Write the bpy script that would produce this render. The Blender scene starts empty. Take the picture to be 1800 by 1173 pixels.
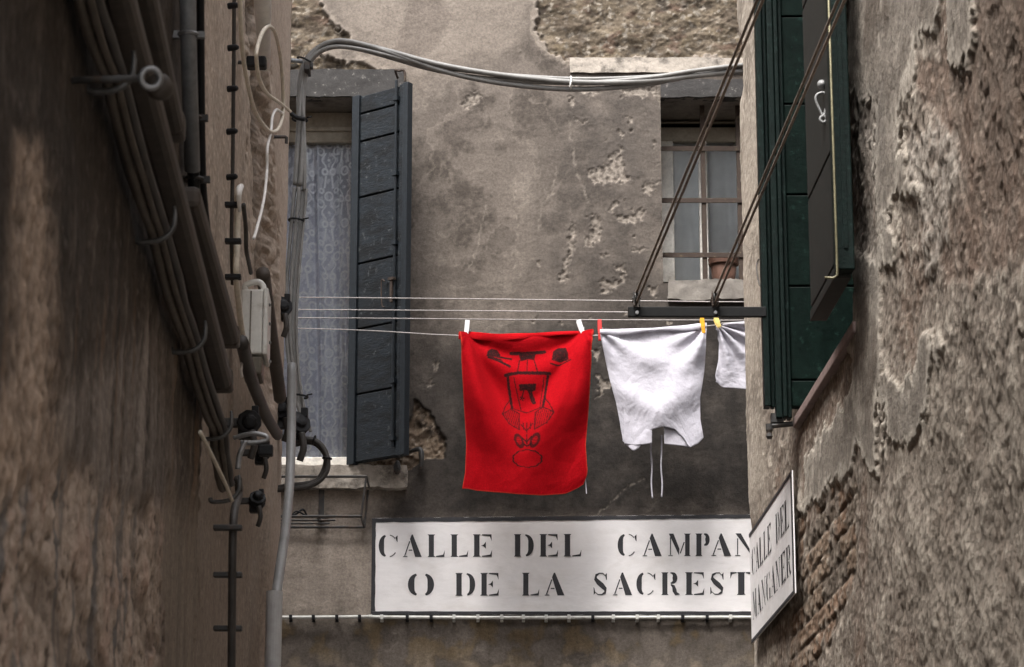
import bpy, math, random
import numpy as np
from mathutils import Vector

random.seed(7)
S = bpy.context.scene
COL = S.collection
R = math.radians

# ------------------------------------------------------------------ camera, sky, sun, exposure
F = 4690.0                       # focal length in photo pixels (1800 wide)
TH = math.atan(1224.0 / F)       # upward pitch
EYE = 1.6
cam_d = bpy.data.cameras.new('camera')
cam_d.sensor_width = 36.0
cam_d.sensor_fit = 'HORIZONTAL'
cam_d.lens = 36.0 * F / 1800.0
cam_d.clip_start = 0.05
cam_d.clip_end = 400.0
cam_d.dof.use_dof = True
cam_d.dof.focus_distance = 10.8
cam_d.dof.aperture_fstop = 14.0
cam = bpy.data.objects.new('camera', cam_d)
COL.objects.link(cam)
cam.location = (0, 0, EYE)
cam.rotation_euler = (math.pi / 2 + TH, 0, 0)
S.camera = cam

SUN_EL, SUN_AZ = R(62), R(207)   # azimuth: clockwise from +Y
world = bpy.data.worlds.new('World')
S.world = world
world.use_nodes = True
wn = world.node_tree
wn.nodes.clear()
w_out = wn.nodes.new('ShaderNodeOutputWorld')
w_bg = wn.nodes.new('ShaderNodeBackground')
w_sky = wn.nodes.new('ShaderNodeTexSky')
w_hs = wn.nodes.new('ShaderNodeHueSaturation')
w_sky.sky_type = 'NISHITA'
w_sky.sun_disc = False
w_sky.sun_elevation = SUN_EL
w_sky.sun_rotation = SUN_AZ
w_sky.dust_density = 4.0
w_hs.inputs['Saturation'].default_value = 0.28
w_bg.inputs['Strength'].default_value = 0.15
wn.links.new(w_sky.outputs[0], w_hs.inputs['Color'])
wn.links.new(w_hs.outputs[0], w_bg.inputs['Color'])
wn.links.new(w_bg.outputs[0], w_out.inputs['Surface'])
sun_d = bpy.data.lights.new('sun', 'SUN')
sun_d.energy = 1.25
sun_d.angle = R(24)
sun_d.color = (1.0, 0.975, 0.95)
sun = bpy.data.objects.new('sun', sun_d)
COL.objects.link(sun)
_sd = Vector((math.sin(SUN_AZ) * math.cos(SUN_EL), math.cos(SUN_AZ) * math.cos(SUN_EL), math.sin(SUN_EL)))
sun.rotation_euler = _sd.to_track_quat('Z', 'Y').to_euler()
sun.location = (0, 0, 30)
S.view_settings.view_transform = 'Standard'
S.view_settings.look = 'None'
S.view_settings.gamma = 1.0
S.view_settings.use_curve_mapping = False
S.view_settings.exposure = 2.12
S.cycles.max_bounces = 6
S.cycles.diffuse_bounces = 4
S.cycles.transparent_max_bounces = 12

# ------------------------------------------------------------------ projection helpers
CT, ST = math.cos(TH), math.sin(TH)
K = 160.0 / math.hypot(1224.0, F)      # the alley runs slightly left of the camera heading
XL0, XR0 = -0.551, 1.233               # alley walls: X = X0 - K*Y
D = 11.5                               # depth of the facade closing the alley
CL, CR = 10.0, 9.93                    # depth of the two street corners

def ray(x, y):
    a = (x - 900.0) / F
    b = (586.5 - y) / F
    return a, CT - b * ST, ST + b * CT

def PD(x, y, d):
    dx, dy, dz = ray(x, y)
    t = d / dy
    return (t * dx, d, EYE + t * dz)

def PDA(x, y, d):
    return np.broadcast_arrays(*[np.asarray(k, float) for k in PD(x, y, d)])

def PL(x, y, o=0.0):
    dx, dy, dz = ray(x, y)
    t = (XL0 + o) / (dx + K * dy)
    return (t * dx, t * dy, EYE + t * dz)

def PR(x, y, o=0.0):
    dx, dy, dz = ray(x, y)
    t = (XR0 - o) / (dx + K * dy)
    return (t * dx, t * dy, EYE + t * dz)

def PF(x, y, o=0.0):
    return PD(x, y, D - o)

def topix(X, Y, Z):
    zc = Y * CT + (Z - EYE) * ST
    yc = -Y * ST + (Z - EYE) * CT
    return 900 + F * X / zc, 586.5 - F * yc / zc

def LW(s, z, o=0.0):
    return (XL0 - K * s + o, s, z)

def RW(s, z, o=0.0):
    return (XR0 - K * s - o, s, z)

# ------------------------------------------------------------------ numpy noise
def _h(ix, iy, seed):
    h = (ix.astype(np.int64) * 374761393 + iy.astype(np.int64) * 668265263 + seed * 1274126177) & 0xFFFFFFFF
    h = ((h ^ (h >> 13)) * 1274126177) & 0xFFFFFFFF
    h = h ^ (h >> 16)
    return h

def pnoise(x, y, seed=0):
    x0 = np.floor(x); y0 = np.floor(y)
    fx = x - x0; fy = y - y0
    u = fx * fx * fx * (fx * (fx * 6 - 15) + 10)
    v = fy * fy * fy * (fy * (fy * 6 - 15) + 10)
    def g(ix, iy, dx, dy):
        a = _h(ix, iy, seed).astype(np.float64) * (2 * math.pi / 4294967296.0)
        return np.cos(a) * dx + np.sin(a) * dy
    n00 = g(x0, y0, fx, fy); n10 = g(x0 + 1, y0, fx - 1, fy)
    n01 = g(x0, y0 + 1, fx, fy - 1); n11 = g(x0 + 1, y0 + 1, fx - 1, fy - 1)
    return ((n00 * (1 - u) + n10 * u) * (1 - v) + (n01 * (1 - u) + n11 * u) * v) * 1.5

def fbm(x, y, octv=5, seed=0, gain=0.5, lac=2.03):
    a, t = 1.0, 0.0
    tot = np.zeros_like(x)
    for i in range(octv):
        tot += a * pnoise(x, y, seed + i * 17)
        t += a
        a *= gain
        x = x * lac + 5.3
        y = y * lac - 3.1
    return tot / t

def ridged(x, y, octv=4, seed=0):
    a, t = 1.0, 0.0
    tot = np.zeros_like(x)
    for i in range(octv):
        tot += a * (1 - np.abs(pnoise(x, y, seed + i * 31)) * 2)
        t += a
        a *= 0.5
        x = x * 2.1; y = y * 2.1
    return tot / t

def worley(x, y, seed=0):
    x0 = np.floor(x); y0 = np.floor(y)
    f1 = np.full_like(x, 9.0); f2 = np.full_like(x, 9.0); cid = np.zeros_like(x)
    for i in (-1, 0, 1):
        for j in (-1, 0, 1):
            h = _h(x0 + i, y0 + j, seed)
            px = x0 + i + (h & 0xFFFF) / 65536.0
            py = y0 + j + ((h >> 16) & 0xFFFF) / 65536.0
            d = np.hypot(px - x, py - y)
            nearer = d < f1
            f2 = np.where(nearer, f1, np.minimum(f2, d))
            cid = np.where(nearer, (h % 1000) / 1000.0, cid)
            f1 = np.where(nearer, d, f1)
    return f1, f2, cid

def sst(a, b, x):
    t = np.clip((x - a) / (b - a), 0, 1)
    return t * t * (3 - 2 * t)

def sdpoly(px, py, poly):
    """signed distance in the given coordinates, positive inside"""
    d = np.full_like(px, 1e9)
    inside = np.zeros(px.shape, bool)
    n = len(poly)
    for i in range(n):
        ax, ay = poly[i]; bx, by = poly[(i + 1) % n]
        ex, ey = bx - ax, by - ay
        t = np.clip(((px - ax) * ex + (py - ay) * ey) / (ex * ex + ey * ey + 1e-9), 0, 1)
        d = np.minimum(d, np.hypot(px - ax - t * ex, py - ay - t * ey))
        c = ((ay > py) != (by > py)) & (px < ex * (py - ay) / (ey if ey else 1e-9) + ax)
        inside ^= c
    return np.where(inside, d, -d)

def sdline(px, py, pts):
    d = np.full_like(px, 1e9)
    for (ax, ay), (bx, by) in zip(pts[:-1], pts[1:]):
        ex, ey = bx - ax, by - ay
        t = np.clip(((px - ax) * ex + (py - ay) * ey) / (ex * ex + ey * ey + 1e-9), 0, 1)
        d = np.minimum(d, np.hypot(px - ax - t * ex, py - ay - t * ey))
    return d

def mixc(c, c2, m):
    m = m[..., None]
    return c * (1 - m) + np.asarray(c2) * m

# ------------------------------------------------------------------ object helpers
def tag(o, label, cat, group=None):
    o['label'] = label
    o['category'] = cat
    if group:
        o['group'] = group
    return o

def thing(name, label, cat, loc=(0, 0, 0), group=None):
    o = bpy.data.objects.new(name, None)
    o.empty_display_size = 0.05
    o.location = loc
    COL.objects.link(o)
    return tag(o, label, cat, group)

def root_loc(o):
    while o.parent:
        o = o.parent
    return o.location

def link(name, me, mat, parent, smooth):
    o = bpy.data.objects.new(name, me)
    COL.objects.link(o)
    if parent is not None:
        o.parent = parent
    if mat is not None:
        me.materials.append(mat)
    if smooth:
        me.polygons.foreach_set('use_smooth', [True] * len(me.polygons))
    return o

class MB:
    """collects shapes in world coordinates and links them as one mesh object"""
    def __init__(self):
        self.v = []; self.f = []
    def poly(self, pts):
        n = len(self.v)
        self.v += [tuple(p) for p in pts]
        self.f.append(tuple(range(n, n + len(pts))))
        return self
    def box(self, o, ex, ey, ez):
        o, ex, ey, ez = Vector(o), Vector(ex), Vector(ey), Vector(ez)
        n = len(self.v)
        if ex.cross(ey).dot(ez) < 0:
            ex, ey = ey, ex
        for k in range(8):
            self.v.append(tuple(o + ex * (k & 1) + ey * (k >> 1 & 1) + ez * (k >> 2 & 1)))
        for q in ((0, 2, 3, 1), (4, 5, 7, 6), (0, 1, 5, 4), (2, 6, 7, 3), (0, 4, 6, 2), (1, 3, 7, 5)):
            self.f.append(tuple(n + i for i in q))
        return self
    def abox(self, x0, x1, y0, y1, z0, z1):
        return self.box((x0, y0, z0), (x1 - x0, 0, 0), (0, y1 - y0, 0), (0, 0, z1 - z0))
    def tube(self, pts, r, seg=8, sub=6, cap=True, smooth=True):
        P = [Vector(p) for p in pts]
        rs = list(r) if hasattr(r, '__len__') else [r] * len(P)
        if smooth and len(P) > 2:
            Q, RR = [], []
            for i in range(len(P) - 1):
                p0 = P[max(i - 1, 0)]; p1 = P[i]; p2 = P[i + 1]; p3 = P[min(i + 2, len(P) - 1)]
                for k in range(sub):
                    t = k / sub
                    Q.append(0.5 * ((2 * p1) + (p2 - p0) * t + (2 * p0 - 5 * p1 + 4 * p2 - p3) * t * t + (3 * p1 - p0 - 3 * p2 + p3) * t ** 3))
                    RR.append(rs[i] * (1 - t) + rs[i + 1] * t)
            Q.append(P[-1]); RR.append(rs[-1])
            P, rs = Q, RR
        n0 = len(self.v)
        T0 = (P[1] - P[0]).normalized()
        N = T0.orthogonal().normalized()
        for i, p in enumerate(P):
            T = (P[min(i + 1, len(P) - 1)] - P[max(i - 1, 0)]).normalized()
            N = (N - T * N.dot(T))
            N = N.normalized() if N.length > 1e-6 else T.orthogonal().normalized()
            B = T.cross(N)
            for k in range(seg):
                a = 2 * math.pi * k / seg
                self.v.append(tuple(p + (N * math.cos(a) + B * math.sin(a)) * rs[i]))
        for i in range(len(P) - 1):
            for k in range(seg):
                a = n0 + i * seg + k; b = n0 + i * seg + (k + 1) % seg
                self.f.append((a, b, b + seg, a + seg))
        if cap:
            self.f.append(tuple(n0 + k for k in reversed(range(seg))))
            e = n0 + (len(P) - 1) * seg
            self.f.append(tuple(e + k for k in range(seg)))
        return self
    def lathe(self, c, axis, prof, seg=20):
        """prof: (height along axis, radius) pairs"""
        c, ax = Vector(c), Vector(axis).normalized()
        u = ax.orthogonal().normalized(); w = ax.cross(u)
        n0 = len(self.v)
        for h, r in prof:
            for k in range(seg):
                a = 2 * math.pi * k / seg
                self.v.append(tuple(c + ax * h + (u * math.cos(a) + w * math.sin(a)) * r))
        for i in range(len(prof) - 1):
            for k in range(seg):
                a = n0 + i * seg + k; b = n0 + i * seg + (k + 1) % seg
                self.f.append((a, b, b + seg, a + seg))
        self.f.append(tuple(n0 + k for k in reversed(range(seg))))
        e = n0 + (len(prof) - 1) * seg
        self.f.append(tuple(e + k for k in range(seg)))
        return self
    def ring(self, c, axis, R0, r, seg=20, s2=8):
        c, ax = Vector(c), Vector(axis).normalized()
        u = ax.orthogonal().normalized(); w = ax.cross(u)
        n0 = len(self.v)
        for i in range(seg):
            a = 2 * math.pi * i / seg
            d = u * math.cos(a) + w * math.sin(a)
            for k in range(s2):
                b = 2 * math.pi * k / s2
                self.v.append(tuple(c + d * (R0 + r * math.cos(b)) + ax * r * math.sin(b)))
        for i in range(seg):
            for k in range(s2):
                j = (i + 1) % seg; l = (k + 1) % s2
                self.f.append((n0 + i * s2 + k, n0 + j * s2 + k, n0 + j * s2 + l, n0 + i * s2 + l))
        return self
    def build(self, name, mat, parent=None, smooth=False, bevel=0, origin=None):
        o0 = Vector(origin) if origin is not None else (root_loc(parent) if parent is not None else Vector((0, 0, 0)))
        me = bpy.data.meshes.new(name)
        me.from_pydata([tuple(Vector(p) - o0) for p in self.v], [], self.f)
        me.update()
        o = link(name, me, mat, parent, smooth)
        if parent is None:
            o.location = o0
        if bevel:
            m = o.modifiers.new('bevel', 'BEVEL')
            m.width = bevel; m.segments = 2; m.limit_method = 'ANGLE'
        return o

def grid_mesh(name, V, mat, parent=None, keep=None, col=None, extra=None, flip=False, smooth=True, attrs=None):
    """V: (rows, cols, 3); keep: (rows-1, cols-1) bool; col: (rows, cols, 3) albedo"""
    nr, nc = V.shape[:2]
    idx = np.arange(nr * nc).reshape(nr, nc)
    q = np.stack([idx[:-1, :-1], idx[:-1, 1:], idx[1:, 1:], idx[1:, :-1]], -1)
    if flip:
        q = q[..., ::-1]
    q = q.reshape(-1, 4) if keep is None else q[keep]
    me = bpy.data.meshes.new(name)
    vv = V.reshape(-1, 3)
    if parent is not None:
        vv = vv - np.array(root_loc(parent))
    nv, nf = len(vv), len(q)
    me.vertices.add(nv)
    me.vertices.foreach_set('co', vv.astype(np.float32).ravel())
    me.loops.add(nf * 4)
    me.loops.foreach_set('vertex_index', q.astype(np.int32).ravel())
    me.polygons.add(nf)
    me.polygons.foreach_set('loop_start', np.arange(0, nf * 4, 4, dtype=np.int32))
    me.polygons.foreach_set('use_smooth', np.full(nf, smooth))
    me.update(calc_edges=True)
    if col is not None:
        a = me.color_attributes.new('albedo', 'FLOAT_COLOR', 'POINT')
        c4 = np.ones((nv, 4), np.float32)
        c4[:, :3] = np.clip(col.reshape(-1, 3), 0.002, 0.9)
        a.data.foreach_set('color', c4.ravel())
    for k, arr in (attrs or {}).items():
        a = me.attributes.new(k, 'FLOAT', 'POINT')
        a.data.foreach_set('value', arr.astype(np.float32).ravel())
    return link(name, me, mat, parent, False)

def copy_part(src, parent, off):
    c = src.copy()
    COL.objects.link(c)
    c.parent = parent
    c.location = Vector(src.location) + Vector(off)
    return c

# ------------------------------------------------------------------ materials
def mat(name, color=(0.5, 0.5, 0.5), rough=0.7, metal=0.0, attr=None, n_scale=40.0, n_amt=0.25, bump=0.0, b_scale=120.0,
        b_dist=0.004, sheen=0.0, dark=None, d_scale=6.0, d_lo=0.5, d_hi=0.7, stretch=(1, 1, 1), spec=0.5, rvar=0.0, chip=None):
    m = bpy.data.materials.new(name)
    m.use_nodes = True
    nt = m.node_tree
    N, L = nt.nodes, nt.links
    bs = N['Principled BSDF']
    bs.inputs['Roughness'].default_value = rough
    bs.inputs['Metallic'].default_value = metal
    bs.inputs['Specular IOR Level'].default_value = spec
    if sheen:
        bs.inputs['Sheen Weight'].default_value = sheen
    tc = N.new('ShaderNodeTexCoord')
    mp = N.new('ShaderNodeMapping')
    mp.inputs['Scale'].default_value = stretch
    L.new(tc.outputs['Object'], mp.inputs['Vector'])
    if attr:
        at = N.new('ShaderNodeAttribute'); at.attribute_name = attr
        src = at.outputs['Color']
    else:
        rgb = N.new('ShaderNodeRGB'); rgb.outputs[0].default_value = (*color, 1)
        src = rgb.outputs[0]
    if dark is not None:
        nz = N.new('ShaderNodeTexNoise'); nz.inputs['Scale'].default_value = d_scale; nz.inputs['Detail'].default_value = 6
        nz.inputs['Roughness'].default_value = 0.65
        L.new(mp.outputs[0], nz.inputs['Vector'])
        mr = N.new('ShaderNodeMapRange'); mr.inputs[1].default_value = d_lo; mr.inputs[2].default_value = d_hi
        L.new(nz.outputs[0], mr.inputs[0])
        mx = N.new('ShaderNodeMix'); mx.data_type = 'RGBA'
        L.new(mr.outputs[0], mx.inputs['Factor']); L.new(src, mx.inputs['A'])
        mx.inputs['B'].default_value = (*dark, 1)
        src = mx.outputs['Result']
    if n_amt:
        nz = N.new('ShaderNodeTexNoise'); nz.inputs['Scale'].default_value = n_scale; nz.inputs['Detail'].default_value = 7
        nz.inputs['Roughness'].default_value = 0.7
        L.new(mp.outputs[0], nz.inputs['Vector'])
        mr = N.new('ShaderNodeMapRange')
        mr.inputs[1].default_value = 0.3; mr.inputs[2].default_value = 0.7
        mr.inputs[3].default_value = 1 - n_amt; mr.inputs[4].default_value = 1 + n_amt
        L.new(nz.outputs[0], mr.inputs[0])
        vm = N.new('ShaderNodeVectorMath'); vm.operation = 'SCALE'
        L.new(src, vm.inputs[0]); L.new(mr.outputs[0], vm.inputs['Scale'])
        src = vm.outputs[0]
        if rvar:
            m2 = N.new('ShaderNodeMapRange'); m2.inputs[1].default_value = 0.3; m2.inputs[2].default_value = 0.7
            m2.inputs[3].default_value = rough - rvar; m2.inputs[4].default_value = rough + rvar
            L.new(nz.outputs[0], m2.inputs[0]); L.new(m2.outputs[0], bs.inputs['Roughness'])
    if chip is not None:
        nz = N.new('ShaderNodeTexNoise'); nz.inputs['Scale'].default_value = 34; nz.inputs['Detail'].default_value = 9
        nz.inputs['Roughness'].default_value = 0.75
        L.new(tc.outputs['Object'], nz.inputs['Vector'])
        mr = N.new('ShaderNodeMapRange'); mr.inputs[1].default_value = 0.585; mr.inputs[2].default_value = 0.635
        L.new(nz.outputs[0], mr.inputs[0])
        mx = N.new('ShaderNodeMix'); mx.data_type = 'RGBA'
        L.new(mr.outputs[0], mx.inputs['Factor']); L.new(src, mx.inputs['A'])
        mx.inputs['B'].default_value = (*chip, 1)
        src = mx.outputs['Result']
    L.new(src, bs.inputs['Base Color'])
    if bump:
        nb = N.new('ShaderNodeTexNoise'); nb.inputs['Scale'].default_value = b_scale; nb.inputs['Detail'].default_value = 8
        nb.inputs['Roughness'].default_value = 0.7
        L.new(mp.outputs[0], nb.inputs['Vector'])
        bp = N.new('ShaderNodeBump'); bp.inputs['Strength'].default_value = bump; bp.inputs['Distance'].default_value = b_dist
        L.new(nb.outputs[0], bp.inputs['Height']); L.new(bp.outputs[0], bs.inputs['Normal'])
    return m

M = dict(
    plaster=mat('weathered_plaster', attr='albedo', rough=0.92, n_scale=90, n_amt=0.3, bump=0.6, b_scale=170, b_dist=0.004, spec=0.2),
    rough_plaster=mat('crumbling_plaster', attr='albedo', rough=0.95, n_scale=45, n_amt=0.32, bump=0.9, b_scale=90, b_dist=0.006, spec=0.15),
    stone_dark=mat('sooty_stone', (0.03, 0.027, 0.025), 0.9, dark=(0.15, 0.138, 0.125), d_scale=40, d_lo=0.6, d_hi=0.72, bump=0.8, b_scale=60),
    stone_pale=mat('pale_stone', (0.32, 0.28, 0.235), 0.9, dark=(0.10, 0.085, 0.07), d_scale=14, d_lo=0.5, d_hi=0.66, bump=0.8, b_scale=60),
    stone_grey=mat('grey_stone', (0.19, 0.17, 0.147), 0.9, dark=(0.13, 0.115, 0.1), d_scale=5, d_lo=0.48, d_hi=0.7, bump=0.6, b_scale=80),
    reveal=mat('reveal_plaster', (0.17, 0.148, 0.125), 0.9, dark=(0.06, 0.05, 0.04), d_scale=7, bump=0.5),
    wood_trim=mat('beige_paint', (0.32, 0.28, 0.22), 0.7, dark=(0.14, 0.11, 0.08), d_scale=10, d_lo=0.55, d_hi=0.75),
    white_trim=mat('white_paint', (0.66, 0.63, 0.57), 0.55, dark=(0.35, 0.31, 0.26), d_scale=12, d_lo=0.55, d_hi=0.8),
    dark_room=mat('dark_interior', (0.02, 0.02, 0.02), 0.9),
    blue_paint=mat('blue_grey_paint', (0.008, 0.0112, 0.0145), 0.42, dark=(0.0025, 0.003, 0.0035), d_scale=7, d_lo=0.42, d_hi=0.60, stretch=(1, 1, 3), n_scale=45, n_amt=0.5, bump=0.7, b_scale=40, b_dist=0.004, rvar=0.14, spec=0.25, chip=(0.05, 0.055, 0.056)),
    blue_edge=mat('dark_blue_paint', (0.007, 0.010, 0.013), 0.5, spec=0.3, n_scale=60, n_amt=0.4, bump=0.4, b_scale=60),
    iron=mat('dark_iron', (0.03, 0.028, 0.026), 0.6, n_amt=0.4, dark=(0.06, 0.035, 0.02), d_scale=30),
    rust=mat('rusty_iron', (0.035, 0.022, 0.015), 0.9, dark=(0.10, 0.075, 0.045), d_scale=45, d_lo=0.58, d_hi=0.70, bump=0.6),
    galv=mat('galvanised_steel', (0.23, 0.24, 0.25), 0.5, 0.4, n_scale=30, n_amt=0.25),
    steel=mat('worn_steel', (0.25, 0.25, 0.25), 0.45, 0.6, n_amt=0.3),
    hook=mat('dull_hook_steel', (0.09, 0.088, 0.085), 0.5, 0.5, n_amt=0.4),
    brass=mat('old_brass', (0.16, 0.145, 0.085), 0.45, 0.4, n_amt=0.35),
    green=mat('dark_green_paint', (0.0010, 0.0060, 0.0042), 0.5, spec=0.08, chip=(0.008, 0.022, 0.017), n_scale=25, n_amt=0.45, bump=0.35, b_scale=50, rvar=0.1),
    green_edge=mat('green_edge_paint', (0.0018, 0.0070, 0.0056), 0.55, spec=0.12, chip=(0.014, 0.028, 0.024), n_scale=70, n_amt=0.5, bump=0.5, b_scale=60),
    grey_board=mat('grey_green_board', (0.018, 0.0185, 0.0165), 0.6, spec=0.2, n_scale=30, n_amt=0.25, bump=0.2),
    black_paint=mat('black_paint', (0.006, 0.006, 0.006), 0.6, spec=0.2, n_amt=0.4),
    black_rubber=mat('black_plastic', (0.008, 0.008, 0.009), 0.55, spec=0.25, n_amt=0.4, bump=0.3),
    cable_grey=mat('grey_cable_sheath', (0.18, 0.175, 0.165), 0.5, n_scale=20, n_amt=0.25),
    cable_black=mat('dark_cable_sheath', (0.035, 0.03, 0.026), 0.6, n_scale=20, n_amt=0.4),
    cable_brown=mat('dusty_cable_sheath', (0.075, 0.06, 0.045), 0.7, n_scale=20, n_amt=0.4),
    cable_cream=mat('cream_cable_sheath', (0.62, 0.56, 0.46), 0.5, n_amt=0.2),
    sleeve=mat('pale_plastic_sleeve', (0.34, 0.33, 0.32), 0.5, n_scale=12, n_amt=0.2),
    cable_white=mat('white_cable_sheath', (0.72, 0.70, 0.67), 0.45, n_amt=0.12),
    trunk=mat('brown_trunking', (0.050, 0.038, 0.029), 0.65, n_scale=18, n_amt=0.4, bump=0.3),
    pvc=mat('white_plastic', (0.58, 0.57, 0.53), 0.45, dark=(0.33, 0.30, 0.25), d_scale=18, d_lo=0.55, d_hi=0.75, n_amt=0.1),
    pvc_dirty=mat('dirty_plastic', (0.10, 0.085, 0.062), 0.5, n_scale=20, n_amt=0.4),
    pvc_grey=mat('grey_plastic_pipe', (0.19, 0.19, 0.185), 0.45, n_scale=12, n_amt=0.2),
    sign_white=mat('sign_whitewash', (0.80, 0.77, 0.76), 0.7, n_scale=9, n_amt=0.06, dark=(0.62, 0.58, 0.55), d_scale=4, d_lo=0.5, d_hi=0.85, bump=0.25, b_scale=35, stretch=(1, 1, 2)),
    sign_black=mat('sign_black_paint', (0.018, 0.017, 0.020), 0.6, n_amt=0.4, n_scale=60),
    rope=mat('clothes_line', (0.36, 0.33, 0.315), 0.8, n_scale=220, n_amt=0.45),
    rope_dark=mat('brown_rope', (0.20, 0.155, 0.125), 0.8, n_scale=160, n_amt=0.5),
    terracotta=mat('terracotta', (0.085, 0.038, 0.023), 0.85, n_scale=25, n_amt=0.25),
    soil=mat('soil', (0.03, 0.02, 0.015), 0.95),
    sheet=mat('pale_curtain', (0.60, 0.60, 0.60), 0.9, n_scale=6, n_amt=0.12),
    red_cloth=mat('red_terry', attr='albedo', rough=0.95, n_scale=240, n_amt=0.25, bump=0.9, b_scale=330, b_dist=0.004, spec=0.03),
    white_cloth=mat('white_cotton', (0.41, 0.395, 0.435), 0.9, n_scale=200, n_amt=0.08, bump=0.45, b_scale=60, b_dist=0.006, spec=0.15),
    lace=mat('lace_fabric', attr='albedo', rough=0.9, n_scale=150, n_amt=0.15, bump=0.3, b_scale=300, spec=0.1),
    peg_white=mat('white_peg_plastic', (0.78, 0.78, 0.78), 0.35, n_amt=0.05),
    peg_red=mat('red_peg_plastic', (0.55, 0.03, 0.025), 0.35, n_amt=0.1),
    peg_orange=mat('orange_peg_plastic', (0.80, 0.37, 0.015), 0.35, n_amt=0.08),
    peg_yellow=mat('yellow_peg_plastic', (0.80, 0.60, 0.18), 0.35, n_amt=0.08),
    sill_pink=mat('pinkish_sill', (0.24, 0.17, 0.15), 0.8, n_scale=20, n_amt=0.25, bump=0.3),
    paving=mat('paving_stone', (0.20, 0.19, 0.18), 0.8, dark=(0.11, 0.10, 0.095), d_scale=2, n_scale=15, bump=0.4, b_scale=30),
    roof=mat('roof_tile', (0.25, 0.12, 0.08), 0.9, n_scale=10, n_amt=0.3),
)

def glass_mat():
    m = bpy.data.materials.new('window_glass')
    m.use_nodes = True
    nt = m.node_tree; N, L = nt.nodes, nt.links
    N.clear()
    out = N.new('ShaderNodeOutputMaterial')
    mix = N.new('ShaderNodeMixShader')
    tr = N.new('ShaderNodeBsdfTransparent'); tr.inputs[0].default_value = (0.93, 0.95, 0.95, 1)
    gl = N.new('ShaderNodeBsdfGlossy'); gl.inputs['Roughness'].default_value = 0.03
    fr = N.new('ShaderNodeFresnel'); fr.inputs[0].default_value = 1.5
    L.new(fr.outputs[0], mix.inputs[0]); L.new(tr.outputs[0], mix.inputs[1]); L.new(gl.outputs[0], mix.inputs[2])
    L.new(mix.outputs[0], out.inputs[0])
    return m
M['glass'] = glass_mat()

# ------------------------------------------------------------------ ground
def A(r, g, b, G=0.94, sat=0.75):
    m_ = .3 * r + .59 * g + .11 * b
    r, g, b = (m_ + (k - m_) * sat for k in (r, g, b))
    f = lambda c: (c / 255 / 12.92 if c / 255 <= 0.04045 else ((c / 255 + 0.055) / 1.055) ** 2.4)
    return (f(r) * G, f(g) * G, f(b) * G)

g = MB().poly([(-120, -120, 0), (120, -120, 0), (120, 120, 0), (-120, 120, 0)]).build('ground', M['paving'])
g['kind'] = 'structure'

def rough_box(mb_name, p0, p1, mt, parent, amp=0.006, cell=0.02, seed=0, poly=None):
    """a stone block with worn, uneven faces"""
    x0, y0, z0 = p0; x1, y1, z1 = p1
    nx = max(2, int((x1 - x0) / cell)); nz = max(2, int((z1 - z0) / cell)); ny = max(2, int((y1 - y0) / cell))
    mb = MB()
    def face(o, a, b, na, nb):
        o, a, b = Vector(o), Vector(a), Vector(b)
        n = len(mb.v)
        for j in range(nb + 1):
            for i in range(na + 1):
                mb.v.append(tuple(o + a * (i / na) + b * (j / nb)))
        for j in range(nb):
            for i in range(na):
                k = n + j * (na + 1) + i
                mb.f.append((k, k + 1, k + na + 2, k + na + 1))
    dx, dy, dz = x1 - x0, y1 - y0, z1 - z0
    face((x0, y0, z0), (dx, 0, 0), (0, 0, dz), nx, nz)
    face((x0, y1, z0), (dx, 0, 0), (0, dy * -1, 0), nx, ny)
    face((x0, y0, z1), (dx, 0, 0), (0, dy, 0), nx, ny)
    face((x0, y1, z0), (0, -dy, 0), (0, 0, dz), ny, nz)
    face((x1, y0, z0), (0, dy, 0), (0, 0, dz), ny, nz)
    v = np.array(mb.v)
    for k in range(3):
        n = fbm(v[:, (k + 1) % 3] * 9 + v[:, k] * 5, v[:, (k + 2) % 3] * 9 + v[:, k] * 3, 4, seed + k * 7)
        v[:, k] += n * amp * 1.6 + fbm(v[:, (k + 1) % 3] * 60, v[:, (k + 2) % 3] * 60, 2, seed + k) * amp * 0.5
    mb.v = [tuple(p) for p in v]
    return mb.build(mb_name, mt, parent, smooth=True)

# ------------------------------------------------------------------ the house closing the alley
end_house = thing('house', 'stained grey plaster house closing the alley, with lace-curtained window and barred window', 'house', (0, D, 0))
fx = np.concatenate([np.arange(-6, -1.19, 0.4), np.arange(-1.15, 1.42, 0.0054), np.arange(1.45, 6.1, 0.4)])
fz = np.concatenate([np.arange(0, 2.81, 0.35), np.arange(2.85, 6.5, 0.0054), np.arange(6.55, 9.6, 0.4)])
W1 = dict(x0=PF(366, 500)[0], x1=PF(621, 500)[0], zt=PF(560, 172)[2], zb=PF(560, 826)[2])
W2 = dict(x0=PF(1163, 330)[0], x1=PF(1470, 330)[0], zt=PF(1200, 172)[2], zb=PF(1200, 496)[2])
def snap(arr, v):
    arr[np.argmin(np.abs(arr - v))] = v
for w in (W1, W2):
    snap(fx, w['x0']); snap(fx, w['x1']); snap(fz, w['zt']); snap(fz, w['zb'])
X, Z = np.meshgrid(fx, fz)
px, py = topix(X, np.full_like(X, D), Z)
wx = px + 22 * fbm(X * 7, Z * 7, 4, 1) + 9 * fbm(X * 40, Z * 40, 3, 2)
wy = py + 22 * fbm(X * 7, Z * 7, 4, 5) + 9 * fbm(X * 40, Z * 40, 3, 6)
n1 = fbm(X * 2.2, Z * 2.2, 5, 11)
n2 = fbm(X * 9, Z * 9, 5, 12)
n3 = fbm(X * 45, Z * 45, 4, 13)
n4 = fbm(X * 22, Z * 2.0, 4, 14)
c = np.zeros(X.shape + (3,)) + np.array(A(104, 93, 83))
c = mixc(c, A(74, 65, 57), sst(-.02, 0.42, n1 + 0.7 * n2 + .25 * n3))
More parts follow.
